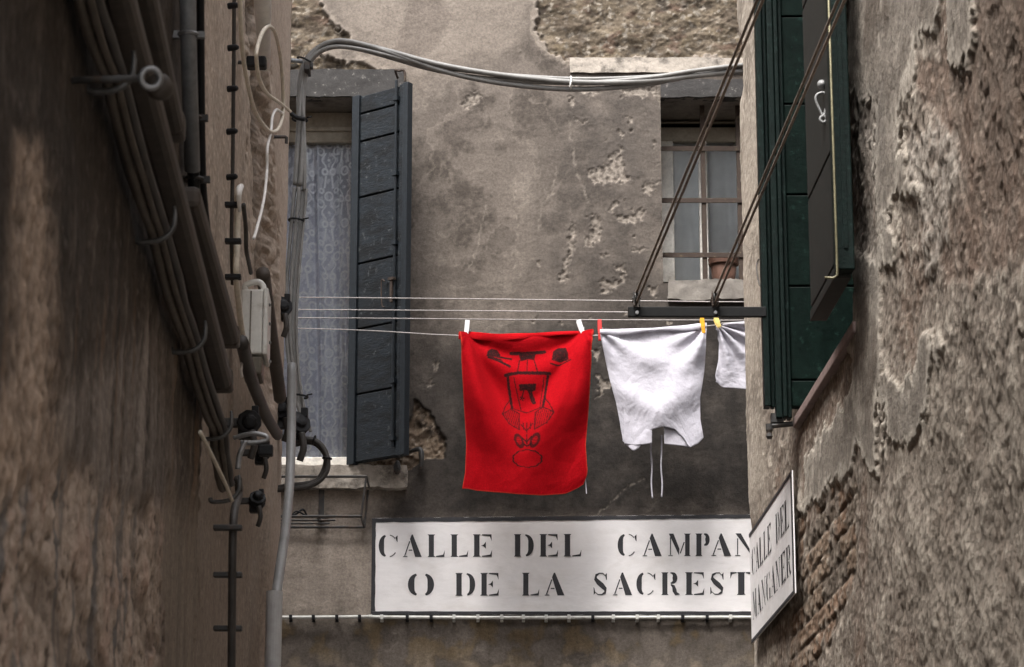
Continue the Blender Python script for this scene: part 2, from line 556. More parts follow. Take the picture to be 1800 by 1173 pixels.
c = mixc(c, A(124, 112, 100), sst(0.08, 0.5, -n1 + 0.5 * n2 + .3 * n3))
tide = fbm(X * 3.1, Z * 2.6, 5, 41)
c = mixc(c, A(132, 119, 106), np.exp(-((tide - .12 + .04 * n3) / .018) ** 2) * .35)
c = mixc(c, A(78, 69, 61), sst(.10, .16, tide + .03 * n3) * .35)
def pm(poly, soft, ax=None, ay=None):
    return sst(-soft, soft, sdpoly(wx if ax is None else ax, wy if ay is None else ay, poly))
# lighter sheet of plaster, upper left, toned down to offset the strong top light
up = pm([(560, -60), (935, -60), (930, 85), (820, 110), (730, 165), (660, 120), (600, 60)], 25)
c = mixc(c, A(126, 113, 100), up * 0.6)
c = mixc(c, A(100, 88, 78), pm([(715, -40), (770, -40), (790, 30), (745, 95), (700, 110)], 10) * 0.7)
c = mixc(c, A(96, 85, 76), pm([(765, 245), (800, 205), (840, 195), (830, 230), (800, 262), (770, 275)], 8) * 0.5)
# paler plaster, lower left, with extra light painted into its colour
c = mixc(c, A(168, 152, 136), pm([(430, 850), (720, 850), (670, 905), (660, 1090), (430, 1090)], 28) * (0.75 + 0.4 * n2))
# damp dark stain in the lower middle and right
st = sst(-60, 45, sdpoly(wx + 40 * n1, wy + 30 * n1, [(700, 850), (735, 700), (745, 615), (850, 600), (1000, 555), (1100, 470), (1190, 500), (1480, 520), (1480, 915), (640, 915)]))
c = mixc(c, A(46, 41, 37), st * np.clip(0.93 + 0.35 * n2, 0, 1))
st2 = sst(-70, 50, sdpoly(wx, wy, [(1010, 150), (1160, 140), (1175, 560), (950, 560), (960, 400)]))
c = mixc(c, A(78, 70, 63), st2 * np.clip(0.62 + 0.9 * n2, 0, 1))
c = mixc(c, A(84, 75, 67), sst(10, 50, 60 - np.abs(wx - 760) + 30 * n1) * sst(250, 400, wy) * 0.35)
# below the pipe: grey and ochre staining
lo = sst(1078, 1098, py)
c = mixc(c, A(78, 69, 60), lo * np.clip(0.45 + 1.8 * n2, 0, 1))
c = mixc(c, A(112, 90, 56), lo * sst(0.05, 0.35, n2 + 0.5 * n1 + 0.25 * np.exp(-((px - 790) / 130) ** 2)) * 0.6)
c = mixc(c, A(140, 124, 106), lo * sst(1130, 1180, wy + 20 * n4) * sst(0, 0.3, n2 + 0.1) * 0.6)
# vertical runs
c *= (1 + 0.22 * np.clip(n4, -1, 1) * (0.4 + 0.6 * sst(200, 700, py)))[..., None]
drip = sst(16, 0, np.abs(wx - 567)) * sst(1010, 900, wy) * sst(895, 915, wy)
c = mixc(c, A(52, 40, 32), drip * 0.85)
drip = sst(14, 0, np.abs(wx - 745)) * sst(905, 830, wy) * sst(815, 830, wy)
c = mixc(c, A(45, 38, 32), drip * 0.7)
h = 0.006 * n1 + 0.0035 * n2 + 0.0012 * n3
# lost plaster showing crumbling masonry: top left and top right
f1, f2, cid = worley(X * 17, Z * 24, 3)
rg = ridged(X * 20, Z * 20, 4, 9)
sdA = np.maximum(sdpoly(wx, wy, [(470, -60), (572, -60), (568, 18), (588, 50), (612, 64), (560, 96), (640, 112), (672, 126), (470, 128)]), -999)
sdB = sdpoly(wx, wy, [(943, -80), (1500, -80), (1500, 104), (1000, 104), (984, 98), (957, 84), (944, 55)])
mA, mB = sst(-3, 3, sdA), sst(-3, 3, sdB)
lip = np.exp(-((np.maximum(sdA, sdB) + 5) / 6.0) ** 2)
c = mixc(c, A(160, 145, 128), lip * 0.45)
rough = np.clip(mA + mB, 0, 1)
rc = np.zeros_like(c) + np.array(A(88, 75, 58))
rc = mixc(rc, A(112, 95, 68), sst(0.0, 0.4, fbm(X * 12, Z * 14, 4, 21)) * (0.4 + 0.6 * mA))
rc = mixc(rc, A(122, 112, 98), sst(0.12, 0.4, fbm(X * 26, Z * 26, 4, 22)))
rc = mixc(rc, A(88, 66, 52), sst(0.15, 0.4, fbm(X * 10, Z * 16, 3, 23)) * 0.8)
rc = mixc(rc, A(52, 45, 38), sst(.08, .45, -fbm(X * 8, Z * 11, 5, 26, gain=.62)) * 0.8)
rc = mixc(rc, A(150, 138, 122), sst(.22, .4, fbm(X * 30, Z * 42, 4, 28)) * .7)
mj = np.abs(((Z / .078 + 1.3 * n2 + .6 * n1) % 1) - .5)
rc = mixc(rc, A(62, 51, 41), sst(.36, .47, mj + .12 * n3) * sst(-.15, .15, n1 + n2 + .1) * .8)
rc = mixc(rc, A(124, 108, 88), sst(.05, .35, fbm(X * 4, Z * 7, 4, 29)) * .5)
rc = mixc(rc, A(70, 57, 45), sst(.05, .35, fbm(X * 5, Z * 6, 4, 30)) * .6)
c = c * (1 - rough[..., None]) + rc * rough[..., None]
bw = fbm(X * 8, Z * 11, 5, 26, gain=.62)
h = h * (1 - rough) + rough * (-0.020 + 0.022 * bw + 0.006 * (rg - 0.5) * sst(-.1, .3, fbm(X * 6, Z * 6, 3, 27)) + 0.003 * fbm(X * 60, Z * 60, 4, 24))
# small scabs where the skim coat has flaked
scabs = [[(1035, 300), (1075, 288), (1070, 272), (1092, 270), (1096, 305), (1110, 312), (1090, 322), (1040, 318)],
         [(1132, 325), (1155, 325), (1150, 345), (1138, 342)], [(1075, 345), (1088, 352), (1080, 370), (1070, 366)],
         [(1080, 375), (1130, 372), (1128, 388), (1090, 386)], [(1000, 392), (1010, 400), (1005, 440), (997, 490), (985, 480), (996, 440)],
         [(1040, 370), (1056, 385), (1050, 425), (1030, 435), (1038, 405)], [(1112, 432), (1136, 440), (1122, 448)],
         [(1050, 500), (1085, 488), (1075, 512), (1055, 520)], [(1085, 460), (1105, 470), (1100, 490)], [(760, 642), (775, 640), (768, 660)], [(752, 670), (766, 668), (757, 690)],
         [(1105, 198), (1118, 206), (1108, 218)], [(1012, 205), (1030, 212), (1020, 216)], [(1062, 247), (1072, 250), (1066, 254)], [(1142, 250), (1150, 256), (1144, 262)],
         [(1035, 610), (1060, 605), (1050, 640)], [(1040, 665), (1075, 672), (1050, 700)], [(1130, 505), (1160, 498), (1150, 520)],
         [(985, 146), (1010, 148), (1080, 150), (1150, 160), (1162, 172), (1161, 190), (1140, 172), (1080, 162), (1010, 160)], [(815, 168), (838, 162), (845, 176), (822, 182)]]
sd = np.full_like(px, -1e9)
for s_ in scabs:
    sd = np.maximum(sd, sdpoly(wx, wy, s_))
auto = fbm(X * 13, Z * 10, 4, 33)
sd = np.maximum(sd, np.where((st2 > 0.35) | (mA > 0), 1, 0) * (auto - 0.44) * 40 - np.where(st2 > 0.35, 0, 99))
sd = sd + 5 * fbm(X * 75, Z * 75, 3, 34)
sc = sst(-.8, 1.6, sd)
c = mixc(c, A(134, 122, 109), sc * np.clip(0.75 + 1.3 * n3, 0, 1))
c = mixc(c, A(92, 81, 71), sc * sst(0.0, 0.3, -n3) * 0.7)
h = h - sc * (0.0035 + 0.007 * np.abs(n3)) + 0.0012 * np.exp(-((sd + 3) / 3.5) ** 2)
for ln in ([(853, 360), (848, 400), (838, 440), (826, 470)], [(1000, 205), (1006, 260), (1018, 310), (1032, 352)], [(985, 290), (972, 330), (952, 365), (948, 405)],
           [(905, 330), (908, 420), (903, 470)], [(1040, 910), (1080, 880), (1130, 845)]):
    m = sst(3.2, 0.5, sdline(wx * 0.5 + px * 0.5, wy * 0.5 + py * 0.5, ln))
    c = mixc(c, A(138, 126, 112), m * 0.5 * sst(-.2, .2, n3)); h = h - 0.0015 * m
# broken corner under the shutter
sdK = sdpoly(wx * 0.4 + px * 0.6, wy * 0.4 + py * 0.6, [(728, 702), (752, 722), (768, 748), (784, 772), (780, 804), (745, 806), (722, 826), (640, 826), (640, 760), (722, 740)])
mK = sst(-2, 2, sdK)
kc = np.zeros_like(c) + np.array(A(112, 92, 72)); kc = mixc(kc, A(62, 50, 40), sst(0, 0.4, n2)); kc = mixc(kc, A(146, 128, 108), sst(0.1, 0.4, -n3))
c = c * (1 - mK[..., None]) + kc * mK[..., None]
h = h * (1 - mK) + mK * (-0.02 + 0.012 * n2 + 0.02 * (rg - 0.5))
c = mixc(c, A(40, 33, 28), np.exp(-((sdK + 1) / 2.0) ** 2) * 0.8)
dens = sst(-1.2, -1.1, X) * sst(1.45, 1.4, X) * sst(2.85, 2.9, Z) * sst(6.5, 6.4, Z)
h = h * np.where(dens > 0, 1, 0.3)
V = np.stack([X, D - h, Z], -1)
xc = (X[:-1, :-1] + X[1:, 1:]) / 2; zc_ = (Z[:-1, :-1] + Z[1:, 1:]) / 2
keep = np.ones(xc.shape, bool)
for w in (W1, W2):
    keep &= ~((xc > w['x0']) & (xc < w['x1']) & (zc_ > w['zb']) & (zc_ < w['zt']))
grid_mesh('wall', V, M['plaster'], end_house, keep, c)
MB().abox(-6.2, 6.2, D - 0.35, D + 5, 9.52, 9.75).build('roof', M['roof'], end_house)
MB().abox(-6.0, -5.9, D + 0.02, D + 4.9, 0, 9.5).abox(5.9, 6.0, D + 0.02, D + 4.9, 0, 9.5).abox(-5.89, 5.89, D + 4.8, D + 4.9, 0, 9.5).build('outer_wall', M['stone_grey'], end_house)

def recess(w, dep, mt, parent):
    x0, x1, zb, zt = w['x0'], w['x1'], w['zb'], w['zt']
    y0, y1 = D - 0.002, D + dep
    m = MB()
    m.poly([(x1, y0, zb), (x1, y1, zb), (x1, y1, zt), (x1, y0, zt)])
    m.poly([(x0, y1, zb), (x0, y0, zb), (x0, y0, zt), (x0, y1, zt)])
    m.poly([(x0, y0, zt), (x1, y0, zt), (x1, y1, zt), (x0, y1, zt)])
    m.poly([(x0, y1, zb), (x1, y1, zb), (x1, y0, zb), (x0, y0, zb)])
    m.build('window_reveal', mt, parent)
    b = MB()
    b.poly([(x0 - .02, y1 + .12, zb - .02), (x1 + .02, y1 + .12, zb - .02), (x1 + .02, y1 + .12, zt + .02), (x0 - .02, y1 + .12, zt + .02)])
    b.poly([(x1 + .02, y1, zb - .02), (x1 + .02, y1 + .12, zb - .02), (x1 + .02, y1 + .12, zt + .02), (x1 + .02, y1, zt + .02)])
    b.poly([(x0 - .02, y1, zb - .02), (x0 - .02, y1 + .12, zb - .02), (x0 - .02, y1 + .12, zt + .02), (x0 - .02, y1, zt + .02)])
    b.poly([(x0 - .02, y1, zt + .02), (x1 + .02, y1, zt + .02), (x1 + .02, y1 + .12, zt + .02), (x0 - .02, y1 + .12, zt + .02)])
    b.build('room_interior', M['dark_room'], parent)

recess(W1, 0.27, M['reveal'], end_house)
recess(W2, 0.34, M['reveal'], end_house)

# left window: casement frame, glass, stone lintel and sill
yf = D + 0.20
ztop = PD(560, 250, yf)[2]; zbot = PD(560, 806, yf)[2]
fr = MB().abox(W1['x0'], W1['x1'], yf, yf + .05, ztop, W1['zt'] - .001)
fr.abox(W1['x0'], W1['x1'], yf - .012, yf - .001, ztop + .05, ztop + .07)
fr = fr.build('window', M['wood_trim'], end_house, bevel=0.003)
s2 = MB().abox(W1['x0'], W1['x1'], yf - .03, yf + .05, W1['zb'] + .001, zbot)
s2.abox(W1['x1'] - .024, W1['x1'] - .001, yf + .001, yf + .048, zbot + .001, ztop - .001)
s2.abox(W1['x0'] + .001, W1['x0'] + .026, yf + .001, yf + .048, zbot + .001, ztop - .001)
s2.build('sash', M['white_trim'], fr, bevel=0.003)
MB().poly([(W1['x0'] + .026, yf + .02, zbot), (W1['x1'] - .024, yf + .02, zbot), (W1['x1'] - .024, yf + .02, ztop), (W1['x0'] + .026, yf + .02, ztop)]).build('pane', M['glass'], fr)
lz0, lz1 = PF(600, 171.5)[2], PF(600, 124)[2]
rough_box('lintel', (PF(430, 0)[0], D - .016, lz0), (PF(712, 0)[0], D + .05, lz1), M['stone_dark'], end_house, 0.004, 0.012, 3)
rough_box('sill', (PF(430, 840)[0], D - .06, PF(600, 862)[2]), (PF(716, 840)[0], D + .20, PF(600, 822)[2]), M['stone_pale'], end_house, 0.008, 0.012, 5)

# right window: frame, pale sheet behind glass, rusty grille, lintels and sill
yf = D + 0.29
zt2 = PD(1200, 248, yf)[2]; zb2 = PD(1200, 520, yf)[2]
xl = PD(1168, 330, yf)[0]; xl2 = PD(1184, 330, yf)[0]
xm = PD(1236, 330, yf)[0]
gap = PD(1200, 224, yf)[2]
fr2 = MB().abox(W2['x0'] - .01, W2['x1'] - .001, yf, yf + .04, zt2, gap)
fr2.abox(W2['x0'] - .01, W2['x1'] - .001, yf + .005, yf + .03, gap + .024, gap + .03)
fr2 = fr2.build('window', M['wood_trim'], end_house, bevel=0.003)
for xa_, xb_ in ((xl - .03, xl2), (xm - .02, xm + .02), (W2['x1'] - .05, W2['x1'] - .002)):
    MB().abox(xa_, xb_, yf - .002, yf + .04, zb2, zt2 - .001).build('sash', M['white_trim'], fr2, bevel=0.003)
MB().poly([(xl2, yf + .02, zb2), (xm - .02, yf + .02, zb2), (xm - .02, yf + .02, zt2), (xl2, yf + .02, zt2)]).build('pane', M['glass'], fr2)
MB().poly([(xm + .02, yf + .02, zb2), (W2['x1'] - .05, yf + .02, zb2), (W2['x1'] - .05, yf + .02, zt2), (xm + .02, yf + .02, zt2)]).build('pane', M['glass'], fr2)
yb = D + .10
gr = MB()
for xx in (1237, 1300, 1365, 1430):
    q = PD(xx, 330, yb)[0]
    gr.abox(q - .011, q + .011, yb, yb + .02, W2['zb'] + .001, W2['zt'] - .001)
for yy in (262, 353, 449):
    q = PD(1237, yy, yb)[2]
    gr.abox(W2['x0'] + .001, W2['x1'] - .001, yb - .006, yb - .001, q - .012, q + .012)
gr.build('grille', M['rust'], end_house, bevel=0.002)
rough_box('lintel', (PF(1159, 0)[0], D - .014, PF(1200, 172)[2]), (PF(1480, 0)[0], D + .05, PF(1200, 141)[2]), M['stone_dark'], end_house, 0.004, 0.012, 8)
rough_box('lintel', (PF(1001, 0)[0], D - .012, PF(1200, 129)[2]), (PF(1480, 0)[0], D + .05, PF(1200, 103)[2]), M['stone_pale'], end_house, 0.004, 0.010, 9)
rough_box('sill', (PF(1166, 0)[0], D - .035, PF(1200, 530)[2]), (PF(1480, 0)[0], D + .2, PF(1200, 495.5)[2]), M['stone_grey'], end_house, 0.008, 0.012, 10)

# shutter of the left window, standing half open
hx = PF(623, 500)[0]
su = Vector((0.262, -0.20, 0)); SW = su.length; su.normalize()
sn = Vector((su.y, -su.x, 0))          # out of the leaf's visible face
if sn.y > 0: sn = -sn
sh0 = Vector((hx, D - 0.03, 0))
def zs(y): return PD(630, y, D - 0.04)[2]
seams = [173, 205, 254, 352, 468, 583, 697, 817]
lv = MB()
for a, b in zip(seams[:-1], seams[1:]):
    z1, z0 = zs(a) - .004, zs(b) + .004
    lv.box(sh0 + su * .042 + Vector((0, 0, z0)), su * (SW - .095), sn * 0.024, (0, 0, z1 - z0))
lv.box(sh0 + su * .04 - sn * .004 + Vector((0, 0, zs(817))), su * (SW - .08), sn * .012, (0, 0, zs(173) - zs(817)))
shut = lv.build('shutter', M['blue_paint'], end_house, bevel=0.0035)
MB().box(sh0 + Vector((0, 0, zs(819))), su * .042, sn * .034, (0, 0, zs(172) - zs(819))).build('stile', M['blue_edge'], shut, bevel=0.003)
MB().box(sh0 + su * (SW - .052) + Vector((0, 0, zs(817))), su * .022, sn * .030, (0, 0, zs(173) - zs(817))).build('stile', M['blue_paint'], shut, bevel=0.003)
MB().box(sh0 + su * (SW - .028) + Vector((0, 0, zs(817))), su * .028, sn * .036, (0, 0, zs(172) - zs(817))).build('stile', M['blue_edge'], shut, bevel=0.003)
rp = sh0 + su * (SW - .068) + sn * .034
rd = MB().tube([rp + Vector((0, 0, zs(800))), rp + Vector((0, 0, zs(165)))], .0065, 8)
for yy in (200, 330, 450, 545, 690, 790):
    rd.box(rp - su * .013 - sn * .012 + Vector((0, 0, zs(yy))), su * .026, sn * .022, (0, 0, .02))
rd.build('rod', M['blue_edge'], shut, smooth=False)
hk = rp + Vector((0, 0, zs(512)))
MB().box(hk - su * .02, su * .03, sn * .02, (0, 0, .012)).box(hk - su * .012 + sn * .004, su * .012, sn * .012, (0, 0, -.10)).tube(
    [hk - su * .045 + sn * .012, hk - su * .055 + sn * .012 + Vector((0, 0, .01)), hk - su * .065 + sn * .01, hk - su * .062 + sn * .008 + Vector((0, 0, -.1)), hk - su * .045 + sn * .008 + Vector((0, 0, -.115))], .003, 6).build('latch', M['rust'], shut)
for yy in (230, 690):
    p = sh0 + Vector((0, 0, zs(yy)))
    MB().tube([p - su * .004 + Vector((0, 0, -.02)), p - su * .004 + Vector((0, 0, .05))], .009, 8).build('hinge', M['blue_edge'], shut)
e = sh0 + su * (SW - .045) + Vector((0, 0, zs(150)))
MB().tube([e + Vector((-.04, .12, .02)), e + Vector((-.045, .02, .018)), e + Vector((-.03, 0, .01)), e + Vector((-.005, 0, .008)), e + Vector((0, 0, -.04))], .006, 7).build('hook', M['rust'], shut)
q = PF(700, 822)
MB().tube([(q[0], D + .01, q[2]), (q[0], D - .09, q[2]), (q[0] + .004, D - .11, q[2] - .03)], [.012, .012, .008], 8).lathe((q[0], D - .10, q[2] - .05), (0, 0, 1), [(0, .008), (.01, .014), (.03, .016), (.05, .011), (.06, .005)], 10).build('shutter_stop', M['iron'], end_house, smooth=True)
q = PF(742, 808)
MB().tube([(q[0] - .06, D - .02, q[2] + .03), (q[0] - .01, D - .05, q[2] + .035), (q[0], D - .055, q[2]), (q[0] - .004, D - .05, q[2] - .05)], [.006, .012, .012, .007], 7).build('shutter_stop', M['iron'], end_house, smooth=True)

# ------------------------------------------------------------------ right-hand house
A_ = A
def A(r, g, b, G=1.85): return A_(r, g, b, G, .6)

right_house = thing('house', 'right-hand house of peeling brown plaster with dark green shutters, at the corner', 'house', (XR0 - K * 8, 8, 0))
def graded_s(x_from, x_to, X0, step):
    xs = np.arange(x_from, x_to, -step if x_to < x_from else step)
    return np.array([PR(x, 586.5)[1] if X0 > 0 else PL(x, 586.5)[1] for x in xs])
s_d = graded_s(1830, 1312, 1, 1.05)
s_all = np.concatenate([np.arange(-1.5, s_d[0] - .1, .45), s_d[s_d < CR - .004], [CR]])
HS0, HS1 = 7.42, 8.62                                     # window opening along the wall
snap(s_all, HS0); snap(s_all, HS1)
HZ0 = PR(1405, 735)[2]; HZ1 = 6.3
ret = np.concatenate([np.arange(.012, .3, .012), np.arange(.35, 6, .5)])
rz = np.concatenate([np.arange(0, 2.11, .35), np.arange(2.15, 5.75, .0060), np.arange(5.8, 6.75, .2)])
snap(rz, HZ0); snap(rz, HZ1)
def wall_path(s_all, ret, X0, side, corner):
    """base points and outward normals of a wall that turns the corner; side=+1 for the right house"""
    bx = np.concatenate([X0 - K * s_all, X0 - K * corner + side * ret])
    by = np.concatenate([s_all, np.full_like(ret, corner)])
    nx = np.concatenate([np.full_like(s_all, -side), np.zeros_like(ret)])
    ny = np.concatenate([np.zeros_like(s_all), np.ones_like(ret)])
    k = len(s_all) - 1
    nx[k], ny[k] = -side * .7, .7
    p = np.concatenate([s_all, corner + ret])
    return bx, by, nx, ny, p
bx, by, nx, ny, pp = wall_path(s_all, ret, XR0, 1, CR)
P, Z = np.meshgrid(pp, rz)
BX, BY = np.meshgrid(bx, rz)[0], np.meshgrid(by, rz)[0]
NX, NY = np.meshgrid(nx, rz)[0], np.meshgrid(ny, rz)[0]
px, py = topix(BX, BY, Z)
onwall = (P <= CR + 1e-6)
px = np.where(onwall, px, 1312 - (P - CR) * 300)
n1 = fbm(P * 2.2, Z * 2.2, 5, 51); n2 = fbm(P * 7, Z * 7, 5, 52); n3 = fbm(P * 30, Z * 30, 5, 53)
rg = ridged(P * 6, Z * 4.5, 5, 54)
f1, f2, cid = worley(P * 16, Z * 19, 55)
wx = px + 26 * fbm(P * 5, Z * 3.5, 4, 56) + 8 * fbm(P * 25, Z * 20, 3, 57)
wy = py + 40 * fbm(P * 5, Z * 3.5, 4, 58) + 16 * fbm(P * 25, Z * 20, 3, 59)
c = np.zeros(P.shape + (3,)) + np.array(A(108, 93, 78))
c = mixc(c, A(132, 118, 101), sst(-.05, .35, n2 + .4 * n3 + .2 * n1))
c = mixc(c, A(98, 74, 57), sst(.05, .4, -n1 + .5 * n2) * .8)
c = mixc(c, A(152, 138, 120), sst(.15, .45, n3 + .3 * n2) * .7)
c = mixc(c, A(72, 60, 49), sst(.1, .45, -n3 - .3 * n2) * .7)
grit = fbm(P * 42, Z * 62, 4, 60)
up_ = sst(760, 480, wy + .3 * (1800 - wx)) 
tq = fbm(P * 2.4 + .3 * n2, Z * 1.7 + .3 * n2, 5, 62, gain=.55) * 5 + .10 * n3
tf = np.floor(tq); terr = tf + sst(.86, 1.0, tq - tf)
h = .0062 * n2 + .0034 * n3 + .012 * n1 + .0028 * grit + (.0007 + .0028 * up_) * terr
c = mixc(c, A(150, 136, 119), np.exp(-((tq - tf - .97) / .06) ** 2) * .45 * (.15 + .85 * up_))
c = mixc(c, A(82, 69, 57), np.exp(-((tq - tf - .74) / .08) ** 2) * .35 * (.15 + .85 * up_))
c = mixc(c, A(158, 146, 130), sst(.2, .5, grit) * .45)
c = mixc(c, A(70, 60, 51), sst(.2, .5, -grit) * .45)
# lumpy bare rubble low on the right
low = sst(500, 800, wy) * sst(1540, 1640, wx)
h = h + low * (.002 * n2)
c = mixc(c, A(126, 112, 95), low * .5)
# bare brown undercoat and the pale torn band beside it
ub = pm([(1600, 130), (1690, 70), (1760, -60), (1950, -60), (1950, 360), (1800, 420), (1720, 500), (1650, 470), (1690, 330), (1650, 210)], 8)
c = mixc(c, A(96, 73, 57), ub * np.clip(.7 + .9 * n2 + .5 * n3, 0, 1)); c = mixc(c, A(132, 112, 95), ub * sst(.1, .4, grit) * .6)
h = h - ub * (.003 + .002 * n2 + .002 * n3)
tb_ = sdpoly(wx, wy, [(1596, 330), (1604, 250), (1640, 215), (1672, 225), (1690, 300), (1668, 380), (1655, 440), (1634, 500), (1620, 470), (1612, 400)])
tb = sst(-2, 3, tb_)
c = mixc(c, A(136, 124, 110), tb * np.clip(.6 + n3, 0, 1)); h = h + tb * (.003 + .002 * n3)
# surviving smooth coat with torn edges
smooth_polys = [[(1495, -80), (1672, -80), (1640, 40), (1600, 110), (1592, 190), (1600, 330), (1560, 380), (1570, 470), (1545, 500), (1545, 320), (1530, 180), (1507, 172), (1480, 160)],
                [(1505, 430), (1548, 470), (1556, 640), (1545, 860), (1500, 760), (1495, 560)],
                [(1548, 640), (1592, 675), (1602, 640), (1640, 562), (1656, 612), (1630, 720), (1610, 770), (1560, 790)],
                [(1608, -80), (1640, -80), (1612, 170), (1592, 180)], [(1668, -80), (1712, -80), (1706, 60), (1690, 140), (1676, 110)], [(1596, 300), (1612, 330), (1604, 345), (1598, 330)],
                [(1415, 800), (1498, 690), (1522, 760), (1490, 830), (1420, 890), (1405, 905)]]
sd = np.full_like(px, -1e9)
for s_ in smooth_polys:
    sd = np.maximum(sd, sdpoly(wx, wy, s_))
sd = sd + 5 * grit
sm = sst(-1.2, 1.8, sd)
smc = np.zeros_like(c) + np.array(A(104, 93, 80)); smc = mixc(smc, A(84, 72, 60), sst(0, .4, n1 + .4 * n2)); smc = mixc(smc, A(124, 112, 97), sst(.1, .4, -n2)); smc = mixc(smc, A(72, 63, 54), sst(.12, .4, n3 + .3 * grit) * .6)
c = c * (1 - sm[..., None]) + smc * sm[..., None]
edge = np.exp(-((sd - 4) / 6.0) ** 2)
c = mixc(c, A(168, 155, 136), edge * .4)
h = h * (1 - .7 * sm) + sm * (.006 + .008 * n1 + .0012 * n2) + np.exp(-((sd - 2) / 3.0) ** 2) * .0015
# bare brickwork under the window
brk = np.maximum(pm([(1400, 735), (1505, 590), (1528, 640), (1500, 710), (1412, 812), (1404, 790)], 6), pm([(1404, 900), (1440, 860), (1530, 850), (1512, 1000), (1460, 1100), (1420, 1250), (1330, 1250), (1405, 1060)], 10)) * (1 - sm) * onwall
row = np.floor(Z / .072); fz_ = Z / .072 - row
u = P / .235 + .5 * (row % 2); fu = u - np.floor(u)
mort = np.minimum(np.minimum(fz_, 1 - fz_) * .072, np.minimum(fu, 1 - fu) * .235)
bh = sst(.003, .014, mort + .012 * n3 + .006 * grit)
bid = _h(np.floor(u), row, 5) % 100 / 100.0
bc = np.zeros_like(c) + np.array(A(108, 84, 62)); bc = mixc(bc, A(112, 80, 56), sst(.55, .8, bid)); bc = mixc(bc, A(88, 74, 60), sst(.4, .2, bid))
bc = mixc(bc, A(120, 106, 88), sst(.1, .4, n3)); bc = mixc(bc, A(74, 62, 51), (1 - bh) * .7)
keepb = brk * sst(-.1, .1, n1 + .5 * n2 + .06)
c = c * (1 - keepb[..., None]) + bc * keepb[..., None]
h = h * (1 - .6 * keepb) + keepb * (-.012 + .006 * bh * (.4 + .8 * bid) + .008 * n3 + .006 * n2)
# dressed strip along the corner
cs = sst(1354, 1344, px + 4 * n2) * sst(1010, 860, wy + 70 * (px - 1320) / 30) + (~onwall)
cs = np.clip(cs, 0, 1)
cc = np.zeros_like(c) + np.array(A(128, 114, 97)); cc = mixc(cc, A(104, 91, 76), sst(0, .35, n1 + .5 * n2)); cc = mixc(cc, A(150, 136, 118), sst(.12, .4, n3))
c = c * (1 - cs[..., None]) + cc * cs[..., None]
h = h * (1 - cs) + cs * (.012 + .005 * n1 + .003 * n3)
# chipped arris near the top
ch = sst(.16, .02, np.abs(P - CR)) * sst(30, 110, py) * sst(190, 120, py + 40 * n2)
h = h - .03 * ch; c = mixc(c, A(165, 148, 132), ch * .6)
# darker band beside the shutter, browner towards the upper right
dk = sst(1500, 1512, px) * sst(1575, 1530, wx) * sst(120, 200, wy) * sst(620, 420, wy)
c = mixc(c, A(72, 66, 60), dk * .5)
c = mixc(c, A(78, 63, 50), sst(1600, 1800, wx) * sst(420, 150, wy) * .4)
# level ground for the sign
h = np.where((px > 1300) & (px < 1415) & (py > 800) & (py < 1150) & onwall, np.minimum(h, .012), h)
near_edge = (np.abs(P - HS0) < .02) | (np.abs(P - HS1) < .02)
h = np.where((px < 1700) & near_edge & (Z > HZ0 - .05), np.clip(h, -.004, .01), h)
dens = (P > s_d[0] - .05) & (P < CR + .3) & (Z > 2.15) & (Z < 5.75)
h = np.where(dens, h, .01)
V = np.stack([BX + NX * h, BY + NY * h, Z], -1)
pc = (P[:-1, :-1] + P[1:, 1:]) / 2; zc_ = (Z[:-1, :-1] + Z[1:, 1:]) / 2
keep = ~((pc > HS0) & (pc < HS1) & (zc_ > HZ0) & (zc_ < HZ1))
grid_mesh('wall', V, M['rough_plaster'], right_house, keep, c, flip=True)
ro = MB()
ro.poly([RW(-1.5, 6.6, .10), RW(CR + .3, 6.6, .10), (6.5, CR + .3, 6.6), (6.5, -1.5, 6.6)])
ro.poly([RW(-1.5, 6.8, .10), RW(CR + .3, 6.8, .10), (6.5, CR + .3, 6.8), (6.5, -1.5, 6.8)])
ro.poly([RW(-1.5, 6.6, .10), RW(CR + .3, 6.6, .10), RW(CR + .3, 6.8, .10), RW(-1.5, 6.8, .10)])
ro.build('roof', M['roof'], right_house)
MB().abox(6.3, 6.4, -1.5, CR - .02, 0, 6.59).abox(1.35, 6.29, -1.6, -1.5, 0, 6.59).build('outer_wall', M['stone_grey'], right_house)

# window opening: reveal, dark room, sill
m = MB()
for s_, sgn in ((HS0, 1), (HS1, -1)):
    m.poly([RW(s_, HZ0, 0), RW(s_, HZ0, -.42), RW(s_, HZ1, -.42), RW(s_, HZ1, 0)])
m.poly([RW(HS0, HZ0, 0), RW(HS1, HZ0, 0), RW(HS1, HZ0, -.42), RW(HS0, HZ0, -.42)])
m.poly([RW(HS0, HZ1, 0), RW(HS1, HZ1, 0), RW(HS1, HZ1, -.42), RW(HS0, HZ1, -.42)])
m.build('window_reveal', M['reveal'], right_house)
MB().poly([RW(HS0 - .05, HZ0 - .05, -.421), RW(HS1 + .05, HZ0 - .05, -.421), RW(HS1 + .05, HZ1 + .05, -.421), RW(HS0 - .05, HZ1 + .05, -.421)]).build('room_interior', M['dark_room'], right_house)
aw = Vector((-K, 1, 0))
MB().box(RW(HS0 - .05, HZ0 - .03, -.3), aw * (HS1 - HS0 + .05), (.0 - .318, 0, 0), (0, 0, .034)).build('sill', M['sill_pink'], right_house, bevel=.004)

